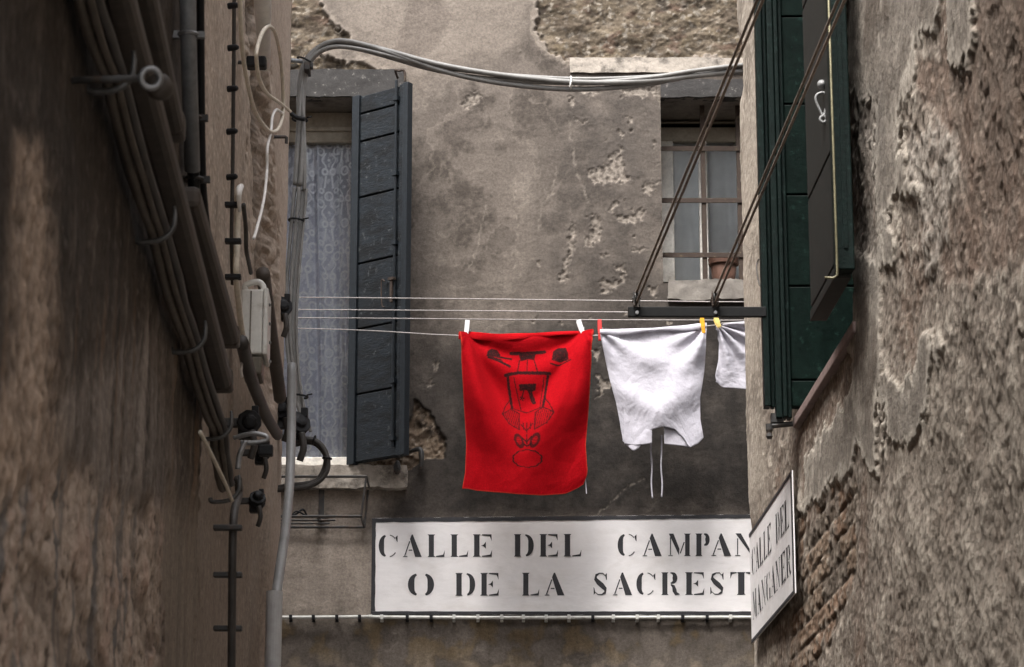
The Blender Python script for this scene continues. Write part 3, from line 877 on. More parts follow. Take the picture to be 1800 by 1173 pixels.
# far leaf, swung square to the wall so its boards face down the alley
yl = 8.58
def gp(x, y, d=yl): return PD(x, y, d)
x_o = gp(1338, 500)[0]
lz = gp(1370, 716)[2]
zt_ = 6.25
pan = MB()
xs0, xs1 = gp(1386, 500)[0], gp(1505, 500)[0]
seam = [716, 668, 503, 342, 183, 29, -130, -260]
for a, b in zip(seam[:-1], seam[1:]):
    pan.abox(xs0, xs1, yl, yl + .02, gp(1400, a)[2] + .003, gp(1400, b)[2] - .003)
pan.abox(xs0 - .005, xs1, yl + .012, yl + .034, lz, gp(1400, -260)[2])
gleaf = pan.build('shutter', M['green'], right_house, bevel=.003)
ztl = gp(1400, -260)[2]
for a, b, f_ in ((1338, 1349, .02), (1350, 1357, .0), (1358, 1369, .016), (1370, 1377, .03), (1378, 1385.5, .012)):
    MB().abox(gp(a, 500)[0], gp(b, 500)[0], yl - f_, yl + .036, gp(1370, 716 + (20 if a > 1350 else 0))[2], ztl).build('stile', M['green_edge'], gleaf, bevel=.003)
pt = gp(1362, 742)
MB().abox(pt[0] - .012, pt[0] + .03, yl, yl + .03, pt[2], pt[2] + .03).tube([(pt[0] - .02, yl + .01, pt[2] - .012), (pt[0] + .06, yl + .01, pt[2] - .004)], .009, 8).lathe((pt[0] - .018, yl + .01, pt[2] - .055), (0, 0, 1), [(0, .007), (.008, .012), (.02, .009), (.03, .012), (.05, .012)], 10).build('hinge', M['iron'], gleaf)

# near leaf, folded back flat along the wall
S0, S1, O0, O1 = 7.08, 7.6, .058, .100
zb_ = PR(1434, 532, O1)[2]
zs_ = [zb_, PR(1433, 326, O1)[2], 6.2]
lf = MB()
seam_s = [PR(1432, y_, O1)[2] for y_ in (530, 326, -40)] + [6.2]
for a, b in zip(seam_s[:-1], seam_s[1:]):
    lf.box(RW(S0 + .05, a + .004, O0), aw * (S1 - S0 - .05), (-(O1 - O0), 0, 0), (0, 0, b - a - .008))
lf.box(RW(S0 + .05, zb_ + .004, O0 + .01), aw * (S1 - S0 - .06), (-(O1 - O0 - .022), 0, 0), (0, 0, 6.1 - zb_))
nleaf = lf.build('shutter', M['grey_board'], right_house, bevel=.003)
MB().box(RW(S0, zb_ - .02, O0 - .006), aw * .049, (-(O1 - O0 + .010), 0, 0), (0, 0, 6.2 - zb_)).build('stile', M['green_edge'], nleaf, bevel=.004)
MB().box(RW(S0 - .004, zb_ + .04, .070), aw * .003, (-.012, 0, 0), (0, 0, 6.0 - zb_)).build('bead', M['green_edge'], nleaf)
MB().box(RW(S0 + .0505, zb_ - .03, O0 - .004), aw * (S1 - S0 - .051), (-(O1 - O0 + .007), 0, 0), (0, 0, .032)).build('bottom_rail', M['grey_board'], nleaf, bevel=.003)
ro_ = O1 + .008
sr = PR(1467, 330, ro_)[1]
ra = RW(sr, PR(1472, 484, ro_)[2], ro_)
MB().tube([Vector(ra) + Vector((-.035, 0, -.006)), Vector(ra) + Vector((-.012, 0, -.008)), Vector(ra), Vector(ra) + Vector((0, 0, .06)), RW(sr, 6.1, ro_)], .0036, 8, smooth=False).build('rod', M['brass'], nleaf, smooth=True)
lt = Vector(PR(1446, 180, O1 + .006))
MB().tube([lt + Vector(k) for k in ((0, 0, .03), (-.016, 0, .022), (-.019, 0, .004), (-.006, 0, -.03), (0, -.002, -.042), (.006, 0, -.03), (.015, 0, .004), (.013, 0, .022), (0, 0, .03))], .0042, 8).ring(lt + Vector((0, -.002, -.052)), (0, 1, 0), .009, .0045, 14, 6).lathe(lt + Vector((0, .006, .055)), (0, -1, 0), [(0, .014), (.005, .014), (.008, .008), (.014, .006)], 14).build('latch', M['pvc_grey'], nleaf, smooth=True)

# ------------------------------------------------------------------ left-hand house
def A(r, g, b, G=2.0): return A_(r, g, b, G, .6)

left_house = thing('house', 'left-hand house of dark streaked plaster strung with cables, nearest the viewer', 'house', (XL0 - K * 7, 7, 0))
s_d = graded_s(-30, 499, -1, 1.15)
s_all = np.concatenate([np.arange(-1.5, s_d[0] - .1, .45), s_d[s_d < CL - .004], [CL]])
rz = np.concatenate([np.arange(0, 1.86, .35), np.arange(1.9, 5.75, .0062), np.arange(5.8, 6.45, .2)])
bx, by, nx, ny, pp = wall_path(s_all, ret, XL0, -1, CL)
P, Z = np.meshgrid(pp, rz)
BX, BY = np.meshgrid(bx, rz)[0], np.meshgrid(by, rz)[0]
NX, NY = np.meshgrid(nx, rz)[0], np.meshgrid(ny, rz)[0]
px, py = topix(BX, BY, Z)
onwall = (P <= CL + 1e-6)
px = np.where(onwall, px, 500 + (P - CL) * 200)
n1 = fbm(P * 2.2, Z * 2.2, 5, 71); n2 = fbm(P * 7, Z * 7, 5, 72); n3 = fbm(P * 34, Z * 34, 5, 73)
vs = fbm(P * 11, Z * 1.1, 5, 74); vs2 = fbm(P * 30, Z * 2.2, 4, 75)
f1, f2, cid = worley(P * 15, Z * 15, 76)
rg = ridged(P * 7, Z * 6, 5, 77)
wx = px + 16 * fbm(P * 5, Z * 3.5, 4, 78) + 6 * fbm(P * 25, Z * 20, 3, 79)
wy = py + 45 * fbm(P * 5, Z * 3.5, 4, 80) + 18 * fbm(P * 25, Z * 20, 3, 81)
c = np.zeros(P.shape + (3,)) + np.array(A(62, 52, 43))
c = mixc(c, A(92, 78, 65), sst(0, .5, .7 * vs + .5 * n2 + .3 * n3))
c = mixc(c, A(46, 39, 33), sst(0, .5, -.7 * vs + .5 * n1 + .4 * n2))
c = mixc(c, A(96, 84, 74), sst(.2, .5, n3 + .4 * n2) * .6)
c = mixc(c, A(92, 66, 44), sst(.12, .4, fbm(P * 14, Z * .8, 3, 82)) * sst(420, 620, py) * .7)
h = .012 * n1 + .006 * n2 + .003 * n3 + .004 * vs
# pale run of bare plaster
pr = pm([(28, 240), (66, 240), (84, 420), (92, 560), (100, 760), (104, 1000), (60, 1200), (-60, 1200), (-60, 900), (20, 640)], 20)
c = mixc(c, A(142, 116, 94), pr * np.clip(.75 + .9 * n3 + .5 * n2, 0, 1))
h = h + pr * .006 * n3
# crumbling foot
cr = pm([(-80, 900), (120, 820), (200, 870), (288, 900), (290, 1250), (-80, 1250)], 30)
crc = np.zeros_like(c) + np.array(A(138, 117, 99)); crc = mixc(crc, A(140, 112, 94), sst(0, .4, n2)); crc = mixc(crc, A(70, 56, 45), sst(.1, .4, -n3)); crc = mixc(crc, A(88, 82, 78), sst(.1, .35, vs))
c = c * (1 - cr[..., None]) + crc * cr[..., None]
h = h * (1 - .4 * cr) + cr * (.012 * fbm(P * 9, Z * 3.5, 5, 85) + .006 * n2 + .005 * n3 - .006)
mid = pm([(100, 700), (288, 560), (288, 1000), (110, 1000)], 40) * (1 - cr)
c = mixc(c, A(114, 101, 90), mid * np.clip(.55 + vs + .6 * n3, 0, 1))
gd = np.full_like(px, -1e9)
for s_ in ([(40, 1005), (70, 985), (92, 1020), (120, 1085), (160, 1180), (160, 1260), (110, 1260), (100, 1150), (60, 1070)], [(128, 1005), (150, 1000), (160, 1080), (185, 1130), (210, 1250), (170, 1250), (150, 1120)], [(228, 975), (245, 1000), (262, 1060), (280, 1120), (284, 1170), (255, 1120), (235, 1050)], [(255, 850), (268, 900), (262, 960), (250, 900)]):
    gd = np.maximum(gd, sdpoly(wx, wy, s_))
gm = sst(-3, 6, gd)
gm = gm * np.clip(.65 + .8 * n3 + .6 * n2, 0, 1)
c = mixc(c, A(74, 60, 48), gm * .75); h = h - gm * .007
c = mixc(c, A(34, 28, 23), sst(700, 250, wy) * sst(352, 320, wx) * .6 * np.clip(.8 - .8 * pr + .5 * vs, 0, 1))  # upper near wall darkened in colour, overhead shade painted in
# smooth brown coat beyond the plaster edge
sb = sst(288, 292, px + 3 * n3) * sst(820, 930, wy) * sst(418, 408, px)
c = mixc(c, A(106, 91, 75), sb * np.clip(.8 + .5 * vs, 0, 1)); h = h * (1 - .8 * sb) - .012 * sb
# far stretch towards the corner, painted paler for the light falling there
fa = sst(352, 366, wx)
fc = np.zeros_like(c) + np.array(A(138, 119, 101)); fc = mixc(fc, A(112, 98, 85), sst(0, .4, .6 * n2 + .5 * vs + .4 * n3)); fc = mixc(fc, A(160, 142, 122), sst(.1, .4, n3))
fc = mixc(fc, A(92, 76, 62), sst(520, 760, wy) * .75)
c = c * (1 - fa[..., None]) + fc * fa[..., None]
h = h * (1 - .3 * fa)
# ragged dark seam and the pilaster at the corner
xsm = 452 + np.clip(py, 0, 400) * .05
sv = sst(15, 6, np.abs(wx - xsm - 4)) * sst(790, 640, wy)
c = mixc(c, A(70, 58, 47), sv * np.clip(.8 + n3, 0, 1)); h = h - sv * (.03 + .02 * np.abs(n3)) - .02 * sv * (rg - .3)
pil = sst(471, 474, px) * np.where(onwall, 1, 1)
h = h - .028 * fa * (1 - pil)
c = mixc(c, A(128, 110, 94), pil * .7)
dens = (P > s_d[0] - .05) & (P < CL + .3) & (Z > 1.9) & (Z < 5.75)
h = np.where(dens, h, 0)
V = np.stack([BX + NX * h, BY + NY * h, Z], -1)
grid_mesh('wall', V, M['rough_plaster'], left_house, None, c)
ro = MB()
for z_ in (6.4, 6.6):
    ro.poly([LW(-1.5, z_, .10), LW(CL + .3, z_, .10), (-6.5, CL + .3, z_), (-6.5, -1.5, z_)])
ro.poly([LW(-1.5, 6.4, .10), LW(CL + .3, 6.4, .10), LW(CL + .3, 6.6, .10), LW(-1.5, 6.6, .10)])
ro.build('roof', M['roof'], left_house)
MB().abox(-6.4, -6.3, -1.5, CL - .02, 0, 6.39).abox(-6.29, -.6, -1.6, -1.5, 0, 6.39).build('outer_wall', M['stone_grey'], left_house)
# unseen overhang added to keep sky light off the near stretch
MB().box(LW(-1.5, 4.75, .002), aw * 6.6, (.45, 0, 0), (0, 0, 1.6)).build('shade_overhang', M['reveal'], left_house)

# ------------------------------------------------------------------ stencilled letters
def strip(pts, ws):
    out = []
    n = len(pts)
    L_, R_ = [], []
    for i in range(n):
        ax, ay = pts[max(i - 1, 0)]; bx_, by_ = pts[min(i + 1, n - 1)]
        dx, dy = bx_ - ax, by_ - ay
        l = math.hypot(dx, dy) or 1
        w = ws[i] / 2
        L_.append((pts[i][0] - dy / l * w, pts[i][1] + dx / l * w))
        R_.append((pts[i][0] + dy / l * w, pts[i][1] - dx / l * w))
    for i in range(n - 1):
        out.append([L_[i], R_[i], R_[i + 1], L_[i + 1]])
    return out

def arc(cx, cy, rx, ry, a0, a1, wmax, wmin=.04, n=16):
    pts, ws = [], []
    for i in range(n + 1):
        a = math.radians(a0 + (a1 - a0) * i / n)
        w = wmin + (wmax - wmin) * abs(math.cos(a)) ** 1.6
        pts.append((cx + (rx - w / 2) * math.cos(a), cy + (ry - .02) * math.sin(a)))
        ws.append(w)
    return strip(pts, ws)

def rect(x0, y0, x1, y1):
    return [[(x0, y0), (x1, y0), (x1, y1), (x0, y1)]]

def stem(x0, x1, s=.07):
    return [[(x0 - s, 0), (x1 + s, 0), (x1, .06), (x1, .94), (x1 + s, 1), (x0 - s, 1), (x0, .94), (x0, .06)]]

G_ = {
    'C': arc(.52, .5, .50, .5, 110, 250, .27) + arc(.52, .5, .46, .5, 82, 42, .05) + [[(.86, .88), (.97, .97), (.97, .66), (.91, .72)]] + arc(.52, .5, .46, .5, 278, 322, .06, .04),
    'O': arc(.5, .5, .5, .5, 112, 248, .25) + arc(.5, .5, .5, .5, -68, 68, .25),
    'D': stem(.06, .32, .05) + arc(.44, .5, .54, .5, -72, 76, .27),
    'L': stem(.09, .38) + [[(.50, 0), (.97, 0), (1, .30), (.90, .10), (.50, .045)]],
    'E': stem(.07, .35) + [[(.47, 1), (.97, 1), (.98, .70), (.88, .91), (.47, .955)], [(.47, 0), (.98, 0), (1, .31), (.90, .10), (.47, .045)], [(.42, .50), (.56, .54), (.68, .67), (.68, .36), (.56, .47)]],
    'A': [[(.37, .80), (.46, 1), (.52, 1), (.98, 0), (.64, 0)]] + strip([(.10, .05), (.36, .70)], [.055, .055]) + [[(.0, 0), (.26, 0), (.22, .04), (.04, .04)], [(.30, .28), (.50, .28), (.48, .33), (.32, .33)]],
    'M': [[(.04, 1), (.24, 1), (.50, .32), (.47, .04)]] + strip([(.11, .05), (.11, .84)], [.045, .045]) + rect(.02, 0, .21, .035) + strip([(.53, .12), (.70, .62)], [.045, .05]) + stem(.74, .93, .05),
    'P': stem(.08, .42, .07) + arc(.52, .73, .46, .27, -78, 80, .30),
    'N': [[(.02, 1), (.27, 1), (.86, .0), (.78, .0)]] + strip([(.12, .05), (.12, .78)], [.05, .05]) + rect(.0, 0, .25, .035) + strip([(.86, .22), (.86, .96)], [.05, .05]) + rect(.74, .965, .99, 1),
    'R': stem(.07, .34, .06) + arc(.44, .75, .43, .25, -80, 82, .26) + strip([(.52, .46), (.66, .38), (.72, .2), (.80, .06), (.99, .03)], [.05, .16, .22, .17, .03]),
    'S': strip([(.80, .86), (.66, .97), (.44, .97), (.22, .88), (.18, .72), (.34, .58), (.62, .42), (.82, .27), (.80, .12), (.58, .03), (.34, .03), (.16, .14)], [.03, .045, .05, .13, .2, .24, .25, .2, .13, .05, .045, .03]) + [[(.80, .90), (.92, .98), (.92, .66), (.86, .70)], [(.06, .02), (.17, .10), (.11, .31), (.05, .36)]],
    'T': stem(.36, .64, .05) + [[(.02, 1), (.30, 1), (.30, .955), (.10, .91), (.01, .70)], [(.70, 1), (.98, 1), (.99, .70), (.90, .91), (.70, .955)]],
    'G': arc(.48, .5, .48, .5, 110, 250, .26) + arc(.5, .5, .42, .5, 80, 44, .05) + [[(.80, .88), (.90, .97), (.90, .66), (.85, .72)]] + arc(.5, .5, .42, .5, 280, 305, .06, .05) + rect(.68, .04, .92, .40),
}

# ------------------------------------------------------------------ big street sign painted panel on the facade
def SF(x, y, o):
    return PF(x, y, o)
TL_, BL_, TR_, BR_ = (654, 911), (652, 1080), (1420, 903.5), (1420, 1082)
def on_sign(u, v, o):
    xa = TL_[0] + (BL_[0] - TL_[0]) * v; ya = TL_[1] + (BL_[1] - TL_[1]) * v
    xb = TR_[0]; yb_ = TR_[1] + (BR_[1] - TR_[1]) * v
    return PF(xa + (xb - xa) * u, ya + (yb_ - ya) * u, o)
sign = thing('street_sign', 'long white street sign reading CALLE DEL CAMPAN, painted in black stencil letters below the laundry', 'sign', PF(1000, 1000, .01))
m = MB()
def slab(mb, q, o0, o1, f):
    a = [f(*p, o1) for p in q]; b = [f(*p, o0) for p in q]
    n = len(q)
    mb.poly(a)
    for i in range(n):
        j = (i + 1) % n
        mb.poly([a[j], a[i], b[i], b[j]])
slab(m, [(0, 1), (1, 1), (1, 0), (0, 0)], -.008, .016, on_sign)
m.build('panel', M['sign_white'], sign)
m = MB()
bu, bv = .0095, .045
wb = random.Random(5)
def jit(): return wb.uniform(-.0035, .0035)
for q in ([(0, bv), (1, bv * .8), (1, 0), (0, 0)], [(0, 1), (1, 1), (1, 1 - bv * .85), (0, 1 - bv * .7)], [(0, 1 - bv * .71), (bu, 1 - bv * .71), (bu * .9, bv * 1.01), (0, bv * 1.01)]):
    (ua, va), (ub, vb), (uc, vc), (ud, vd) = q
    long_ = abs(ub - ua) > .5
    n_ = 60 if long_ else 14
    A1, B1 = [], []
    for i in range(n_ + 1):
        t = i / n_
        if long_:
            A1.append((ua + (ub - ua) * t, va + (vb - va) * t + jit())); B1.append((ud + (uc - ud) * t, vd + (vc - vd) * t + jit() * .6))
        else:
            A1.append((ua + (ud - ua) * t, va + (vd - va) * t)); B1.append((ub + (uc - ub) * t + jit() * .2, vb + (vc - vb) * t))
    for i in range(n_):
        m.poly([on_sign(*A1[i], .0175), on_sign(*A1[i + 1], .0175), on_sign(*B1[i + 1], .0175), on_sign(*B1[i], .0175)])
m.build('border', M['sign_black'], sign)
line1 = [('C', 665, 700), ('A', 708, 742), ('L', 751, 782), ('L', 791, 823), ('E', 831, 865), ('D', 903, 939), ('E', 948, 981), ('L', 990, 1022), ('C', 1085, 1120), ('A', 1129, 1164), ('M', 1174, 1215), ('P', 1222, 1248), ('A', 1250, 1286), ('N', 1292, 1330)]
line2 = [('O', 717, 763), ('D', 800, 836), ('E', 844, 877), ('L', 917, 948), ('A', 957, 993), ('S', 1042, 1069), ('A', 1077, 1112), ('C', 1118, 1153), ('R', 1162, 1195), ('E', 1204, 1238), ('S', 1247, 1274), ('T', 1283, 1323)]
for line, y0, y1 in ((line1, 940, 979.5), (line2, 1008, 1048)):
    kk = 0
    for ch, xa, xb in line:
        m = MB()
        dy = -(xa - 665) * .0035
        for q in G_[ch]:
            kk += 1
            m.poly([PF(xa + (xb - xa) * p[0], y1 + dy - (y1 - y0) * p[1], .0166 + kk % 7 * .0002) for p in q])
        m.build('letter', M['sign_black'], sign)

# ------------------------------------------------------------------ small street sign on the right-hand wall
sA, sB = PR(1320, 940, .02), PR(1398, 940, .02)
s_far, s_near = sA[1], sB[1]
sz1 = PR(1321, 938, .02)[2]; sz0 = PR(1323, 1133, .02)[2]
def on_wall(u, v, o):
    s = s_far + (s_near - s_far) * u
    return RW(s, sz1 + (sz0 - sz1) * v, o)
sign2 = thing('street_sign', 'narrow white street sign reading CALLE DEL MANGANER, flat on the right-hand corner wall', 'sign', on_wall(.5, .5, .02))
m = MB(); slab(m, [(0, 1), (1, 1), (1, 0), (0, 0)], .022, .026, on_wall); m.build('panel', M['sign_white'], sign2)
m = MB()
for q in ([(0, .03), (1, .03), (1, 0), (0, 0)], [(0, 1), (1, 1), (1, .97), (0, .97)], [(.975, .969), (1, .969), (1, .031), (.975, .031)]):
    slab(m, q, .0262, .028, on_wall)
m.build('border', M['sign_black'], sign2)
for txt, u0, u1, v0, v1 in (('CALLE DEL', .05, .93, .17, .42), ('MANGANER', .05, .95, .56, .81)):
    n = len(txt); wd = (u1 - u0) / n; kk = 0
    for i, ch in enumerate(txt):
        if ch == ' ':
            continue
        m = MB()
        for q in G_[ch]:
            kk += 1
            m.poly([on_wall(u0 + wd * (i + .04 + .86 * p[0]), v1 - (v1 - v0) * p[1], .0266 + kk % 7 * .0002) for p in q])
        m.build('letter', M['sign_black'], sign2)

# ------------------------------------------------------------------ laundry
YL = 11.18                      # depth of the washing lines
def line_pts(ys):
    """a washing line through photo points (x, y) at the laundry's depth"""
    return [PD(x, y, YL) for x, y in ys]
lines = [
    ('topmost white washing line running behind the black iron arm', [(-250, 521), (522, 523), (1110, 529), (1320, 531), (1800, 531)], YL),
    ('second washing line from the top, empty, ending at the tip of the black iron arm', [(-250, 543), (522, 544.5), (1110, 549), (1320, 550), (1800, 548)], YL - .02),
    ('third washing line from the top, empty, crossing just above the clothes pegs', [(-250, 558), (522, 559), (900, 562), (1240, 563), (1320, 563), (1800, 560)], YL + .03),
    ('lowest washing line, sagging under the red towel and the white garments', [(-250, 572), (522, 577.5), (806, 590), (1045, 590), (1245, 573), (1320, 566), (1800, 552)], YL),
]
for lab, ys, d in lines:
    p = [PD(x, y, d) for x, y in ys]
    tag(MB().tube(p, .0024, 6, 5).build('washing_line', M['rope'], None, smooth=True, origin=p[1]), lab, 'washing line', 'washing lines across the alley')

def curve(pts, t):
    """piecewise smooth interpolation of (t, a, b...) rows"""
    pts = np.array(pts, float)
    return [np.interp(t, pts[:, 0], pts[:, k]) for k in range(1, pts.shape[1])]

def smooth1(a, k=5):
    ker = np.ones(k) / k
    return np.convolve(np.pad(a, (k // 2, k // 2), 'edge'), ker, 'valid')

# red towel
NU, NV = 250, 310
u, v = np.meshgrid(np.linspace(0, 1, NU), np.linspace(0, 1, NV))
vl = v[:, 0]; ul = u[0]
lx = smooth1(np.interp(vl, [0, .04, .3, .7, .9, 1], [807, 810, 815, 821, 819, 814]), 15)
rx = smooth1(np.interp(vl, [0, .04, .3, .75, .93, 1], [1043, 1041, 1036, 1029, 1032, 1024]), 15)
ty = smooth1(np.interp(ul, [0, .06, .3, .5, .7, .92, 1], [589, 587, 591, 590, 588, 586, 585]), 15)
by_ = smooth1(np.interp(ul, [0, .1, .25, .45, .65, .85, .97, 1], [862, 868, 873, 877, 877, 872, 859, 852]), 15)
tx = lx[:, None] * (1 - u) + rx[:, None] * u
ty_ = ty[None, :] * (1 - v) + by_[None, :] * v
a1, r1 = np.arctan2(ty_ - 592, tx - 822), np.hypot(ty_ - 592, tx - 822)
a2, r2 = np.arctan2(ty_ - 590, 1026 - tx), np.hypot(ty_ - 590, 1026 - tx)
env = lambda r: sst(0, 90, r) * np.exp(-r / 260)
dep = .055 * np.exp(-((a1 - 1.36) / .16) ** 2) * sst(0, 120, r1) * (1 - u) + .065 * np.exp(-((a2 - 1.18) / .17) ** 2) * sst(0, 120, r2) * np.exp(-(r2 / 230) ** 2) * sst(.25, .6, u)
dep += .020 * np.cos(9 * (a1 - .8)) * env(r1) * (1 - u) + .020 * np.cos(9 * (a2 - .8)) * env(r2) * u
cat = ((tx - 924) / 102) ** 2 * 120 + ty_
dep += .011 * np.cos((cat - 640) / 26) * sst(600, 660, ty_) * np.exp(-((ty_ - 700) / 110) ** 2)
dep += .03 * (1 - ((u - .5) * 2) ** 2) * sst(0, .5, v) + .005 * fbm(u * 5, v * 6, 3, 90)
t_ = (tx - 922) / 112
q_ = ty_ - (602 + 185 * (1 - np.abs(t_) ** 1.7))
dep += .050 * sst(-85, 10, q_) - .034 * sst(15, 150, q_)
q_ = ty_ - (600 + 62 * (1 - np.abs(t_) ** 1.4) + 10 * np.sin(tx / 40))
dep += .017 * sst(-34, 4, q_) - .014 * sst(6, 60, q_)
dep += .012 * np.cos(v * 5 + u * 3) * sst(.6, 1, v) + .015 * np.exp(-((u - .06) / .05) ** 2) * v
pk = np.stack(PDA(tx, ty_, YL - .012), -1)
pk[..., 1] -= dep
qx, qy = (tx - 780) * 2.933, (ty_ - 500) * 2.933
qx2 = qx + 3 * fbm(u * 70, v * 80, 2, 91); qy2 = qy + 3 * fbm(u * 70, v * 80, 2, 92)
pr_ = np.zeros_like(qx)
def ink(m_): 
    global pr_
    pr_ = np.maximum(pr_, m_)
def pol(p): ink(sst(-2.5, 1.5, sdpoly(qx2, qy2, p)))
def lin(p, w): ink(sst(w * .6 + 2.6, w * .6 - .8, sdline(qx2, qy2, p)))
pol([(222, 380), (226, 350), (245, 336), (272, 340), (290, 368), (294, 392), (260, 384)])
lin([(232, 386), (280, 405), (340, 436)], 9); lin([(290, 384), (348, 392)], 8); lin([(240, 384), (300, 402)], 4)
pol([(558, 402), (566, 352), (590, 334), (630, 338), (642, 372), (646, 404), (600, 414)])
lin([(550, 420), (590, 430), (655, 408)], 5); lin([(620, 340), (634, 408)], 3)
lin([(348, 358), (420, 360), (518, 354)], 15); pol([(388, 366), (474, 364), (466, 398), (440, 392), (396, 402)])
lin([(390, 400), (380, 462)], 3.5); lin([(432, 398), (430, 462)], 3); lin([(466, 398), (482, 460)], 3.5)
lin([(320, 480), (380, 470), (545, 470)], 13); lin([(330, 484), (345, 600), (352, 652)], 10); lin([(536, 474), (524, 590), (514, 652)], 10)
lin([(362, 492), (398, 660)], 2.5); lin([(515, 490), (498, 660)], 2.5)
pol([(388, 528), (476, 524), (472, 556), (450, 566), (420, 556), (392, 560)])
lin([(444, 562), (452, 590), (466, 622)], 16); lin([(412, 560), (404, 592)], 4); ink(sst(15, 10, np.hypot(qx2 - 404, qy2 - 598)) * (np.cos(np.arctan2(qy2 - 598, qx2 - 404) * 5) > -.3))
lin([(346, 600), (318, 640), (298, 692)], 3); lin([(520, 596), (545, 640), (566, 690)], 3); lin([(352, 652), (430, 678), (514, 652)], 3)
for pl_ in ([(300, 690), (345, 656), (388, 680), (390, 772), (335, 742)], [(474, 680), (515, 656), (566, 690), (530, 745), (470, 776)]):
    ins = sst(-2, 2, sdpoly(qx2, qy2, pl_))
    ink(ins * sst(.1, .7, np.sin((qx2 + qy2 * .25 * (1 if pl_[0][0] > 400 else -1)) * .62)) * .9)
    lin(pl_ + [pl_[0]], 3)
lin([(398, 742), (430, 780), (462, 742)], 3); lin([(410, 735), (412, 770)], 3); lin([(430, 735), (430, 790)], 3); lin([(450, 735), (448, 770)], 3)
for cx_, s_ in ((388, -1), (470, 1)):
    ex = (qx2 - cx_) * .9 + s_ * (qy2 - 832) * .35; ey = (qy2 - 832) - s_ * (qx2 - cx_) * .25
    rr = np.hypot(ex / 20, ey / 38)
    ink(sst(.35, .2, np.abs(rr - .85)) * .9); ink(sst(1.0, .8, rr) * (np.sin(qy2 * .5) > 0) * .5)
lin([(400, 812), (430, 840), (455, 812)], 5); lin([(412, 850), (430, 862), (450, 850)], 5); lin([(430, 800), (430, 850)], 3)
an = np.arctan2((qy2 - 925) / 42, (qx2 - 430) / 70)
rr = np.hypot((qx2 - 430) / 70, (qy2 - 925) / 42)
ink(sst(.085, .035, np.abs(rr - 1 - .07 * np.abs(np.sin(an * 5)))))
tc = np.zeros(u.shape + (3,)) + np.array((.28, .003, .006))
tc = mixc(tc, (.31, .0035, .007), sst(-.1, .3, fbm(u * 60, v * 70, 3, 93)))
tc = mixc(tc, (.020, .008, .008), pr_ * np.clip(1.0 + .4 * fbm(u * 90, v * 110, 2, 94), 0, 1))
hem = np.minimum(np.minimum(u, 1 - u) * NU, (1 - v) * NV)
tc = mixc(tc, (.5, .05, .03), sst(2.5, .5, hem) * .6)
towel = thing('towel', 'red terry towel with an upside-down dark printed figure hanging from two white pegs', 'towel', PD(925, 590, YL))
o = grid_mesh('cloth', pk, M['red_cloth'], towel, None, tc)
sm_ = o.modifiers.new('thickness', 'SOLIDIFY'); sm_.thickness = .005
# hem folded over the line
fo = np.zeros((14, NU, 3))
for i, t in enumerate(np.linspace(0, 1, 14)):
    yy = ty + (-2.5 + 11 * t * (0.75 + .35 * np.sin(ul * 5 + .6)))
    q = np.stack(PDA(lx[0] - 1 + (rx[0] - lx[0] + 2) * ul, yy, YL - .02 - .006 * math.sin(t * 2.4)), -1)
    q[:, 1] -= .006 * np.sin(ul * 19) * t
    fo[i] = q
fc_ = np.zeros((14, NU, 3)) + np.array((.34, .004, .007))
o = grid_mesh('folded_edge', fo, M['red_cloth'], towel, None, fc_)
sm_ = o.modifiers.new('thickness', 'SOLIDIFY'); sm_.thickness = .006
q0, q1 = PD(1029, 842, YL - .03), PD(1031, 868, YL - .03)
MB().tube([q0, q1], .0022, 6).build('care_label', M['white_cloth'], towel)

def cloth(name, lab, L_, R_, T_, B_, d, dep_f, n=(150, 150), parent=None, pname='cloth', back=False):
    u, v = np.meshgrid(np.linspace(0, 1, n[0]), np.linspace(0, 1, n[1]))
    vl, ul = v[:, 0], u[0]
    def ip(t, P_):
        P_ = np.array(P_, float)
        return smooth1(np.interp(t, P_[:, 0], P_[:, 1]), 5)
    lx, rx, ty, by_ = ip(vl, L_), ip(vl, R_), ip(ul, T_), ip(ul, B_)
    x = lx[:, None] * (1 - u) + rx[:, None] * u
    y = ty[None] * (1 - v) + by_[None] * v
    pk = np.stack(PDA(x, y, d), -1)
    pk[..., 1] -= dep_f(u, v, x, y)
    return pk

def rad(x, y, cx, cy, s, n, ph, ln=140.0, k0=30):
    a, r = np.arctan2(y - cy, s * (x - cx)), np.hypot(y - cy, x - cx)
    return np.cos(n * a + ph) * sst(0, k0, r) * np.exp(-r / ln)

def hem_tube(pk_edge, r, mt, parent):
    step = max(1, len(pk_edge) // 40)
    pts = [tuple(p) for p in pk_edge[::step]] + [tuple(pk_edge[-1])]
    MB().tube(pts, r, 6, 2).build('hem', mt, parent, smooth=True)

# white garment with two cords
shirt = thing('garment', 'white cotton top hung upside down by a red and an orange peg, two cords dangling', 'garment', PD(1150, 590, YL))
def dep_shirt(u, v, x, y):
    d = .013 * rad(x, y, 1056, 586, 1, 8, 2.2, 170) * (1 - u) ** .7 + .015 * rad(x, y, 1238, 576, -1, 8, 2.4, 190) * u ** .7
    t_ = (x - 1150) / 98
    q_ = y - (586 + 125 * (1 - np.abs(t_) ** 1.25))
    d += .017 * sst(-50, 6, q_) - .012 * sst(10, 80, q_)
    q_ = y - (584 + 58 * (1 - np.abs(t_ - .1) ** 1.3) + 5 * np.sin(x / 17))
    d += .012 * sst(-26, 4, q_) - .010 * sst(5, 40, q_)
    vv = np.abs(x - 1155 + (y - 690) * -.12)
    d += .007 * np.cos((y + vv * .62 - 735) / 13) * np.exp(-((y + vv * .62 - 715) / 42) ** 2)
    d += .004 * np.sin((x - 1150) / 15 + (y - 700) / 30) * sst(700, 770, y) + .006 * fbm(u * 5, v * 5, 4, 95)
    return d + .035 * np.sin(math.pi * u) * sst(.1, .8, v)
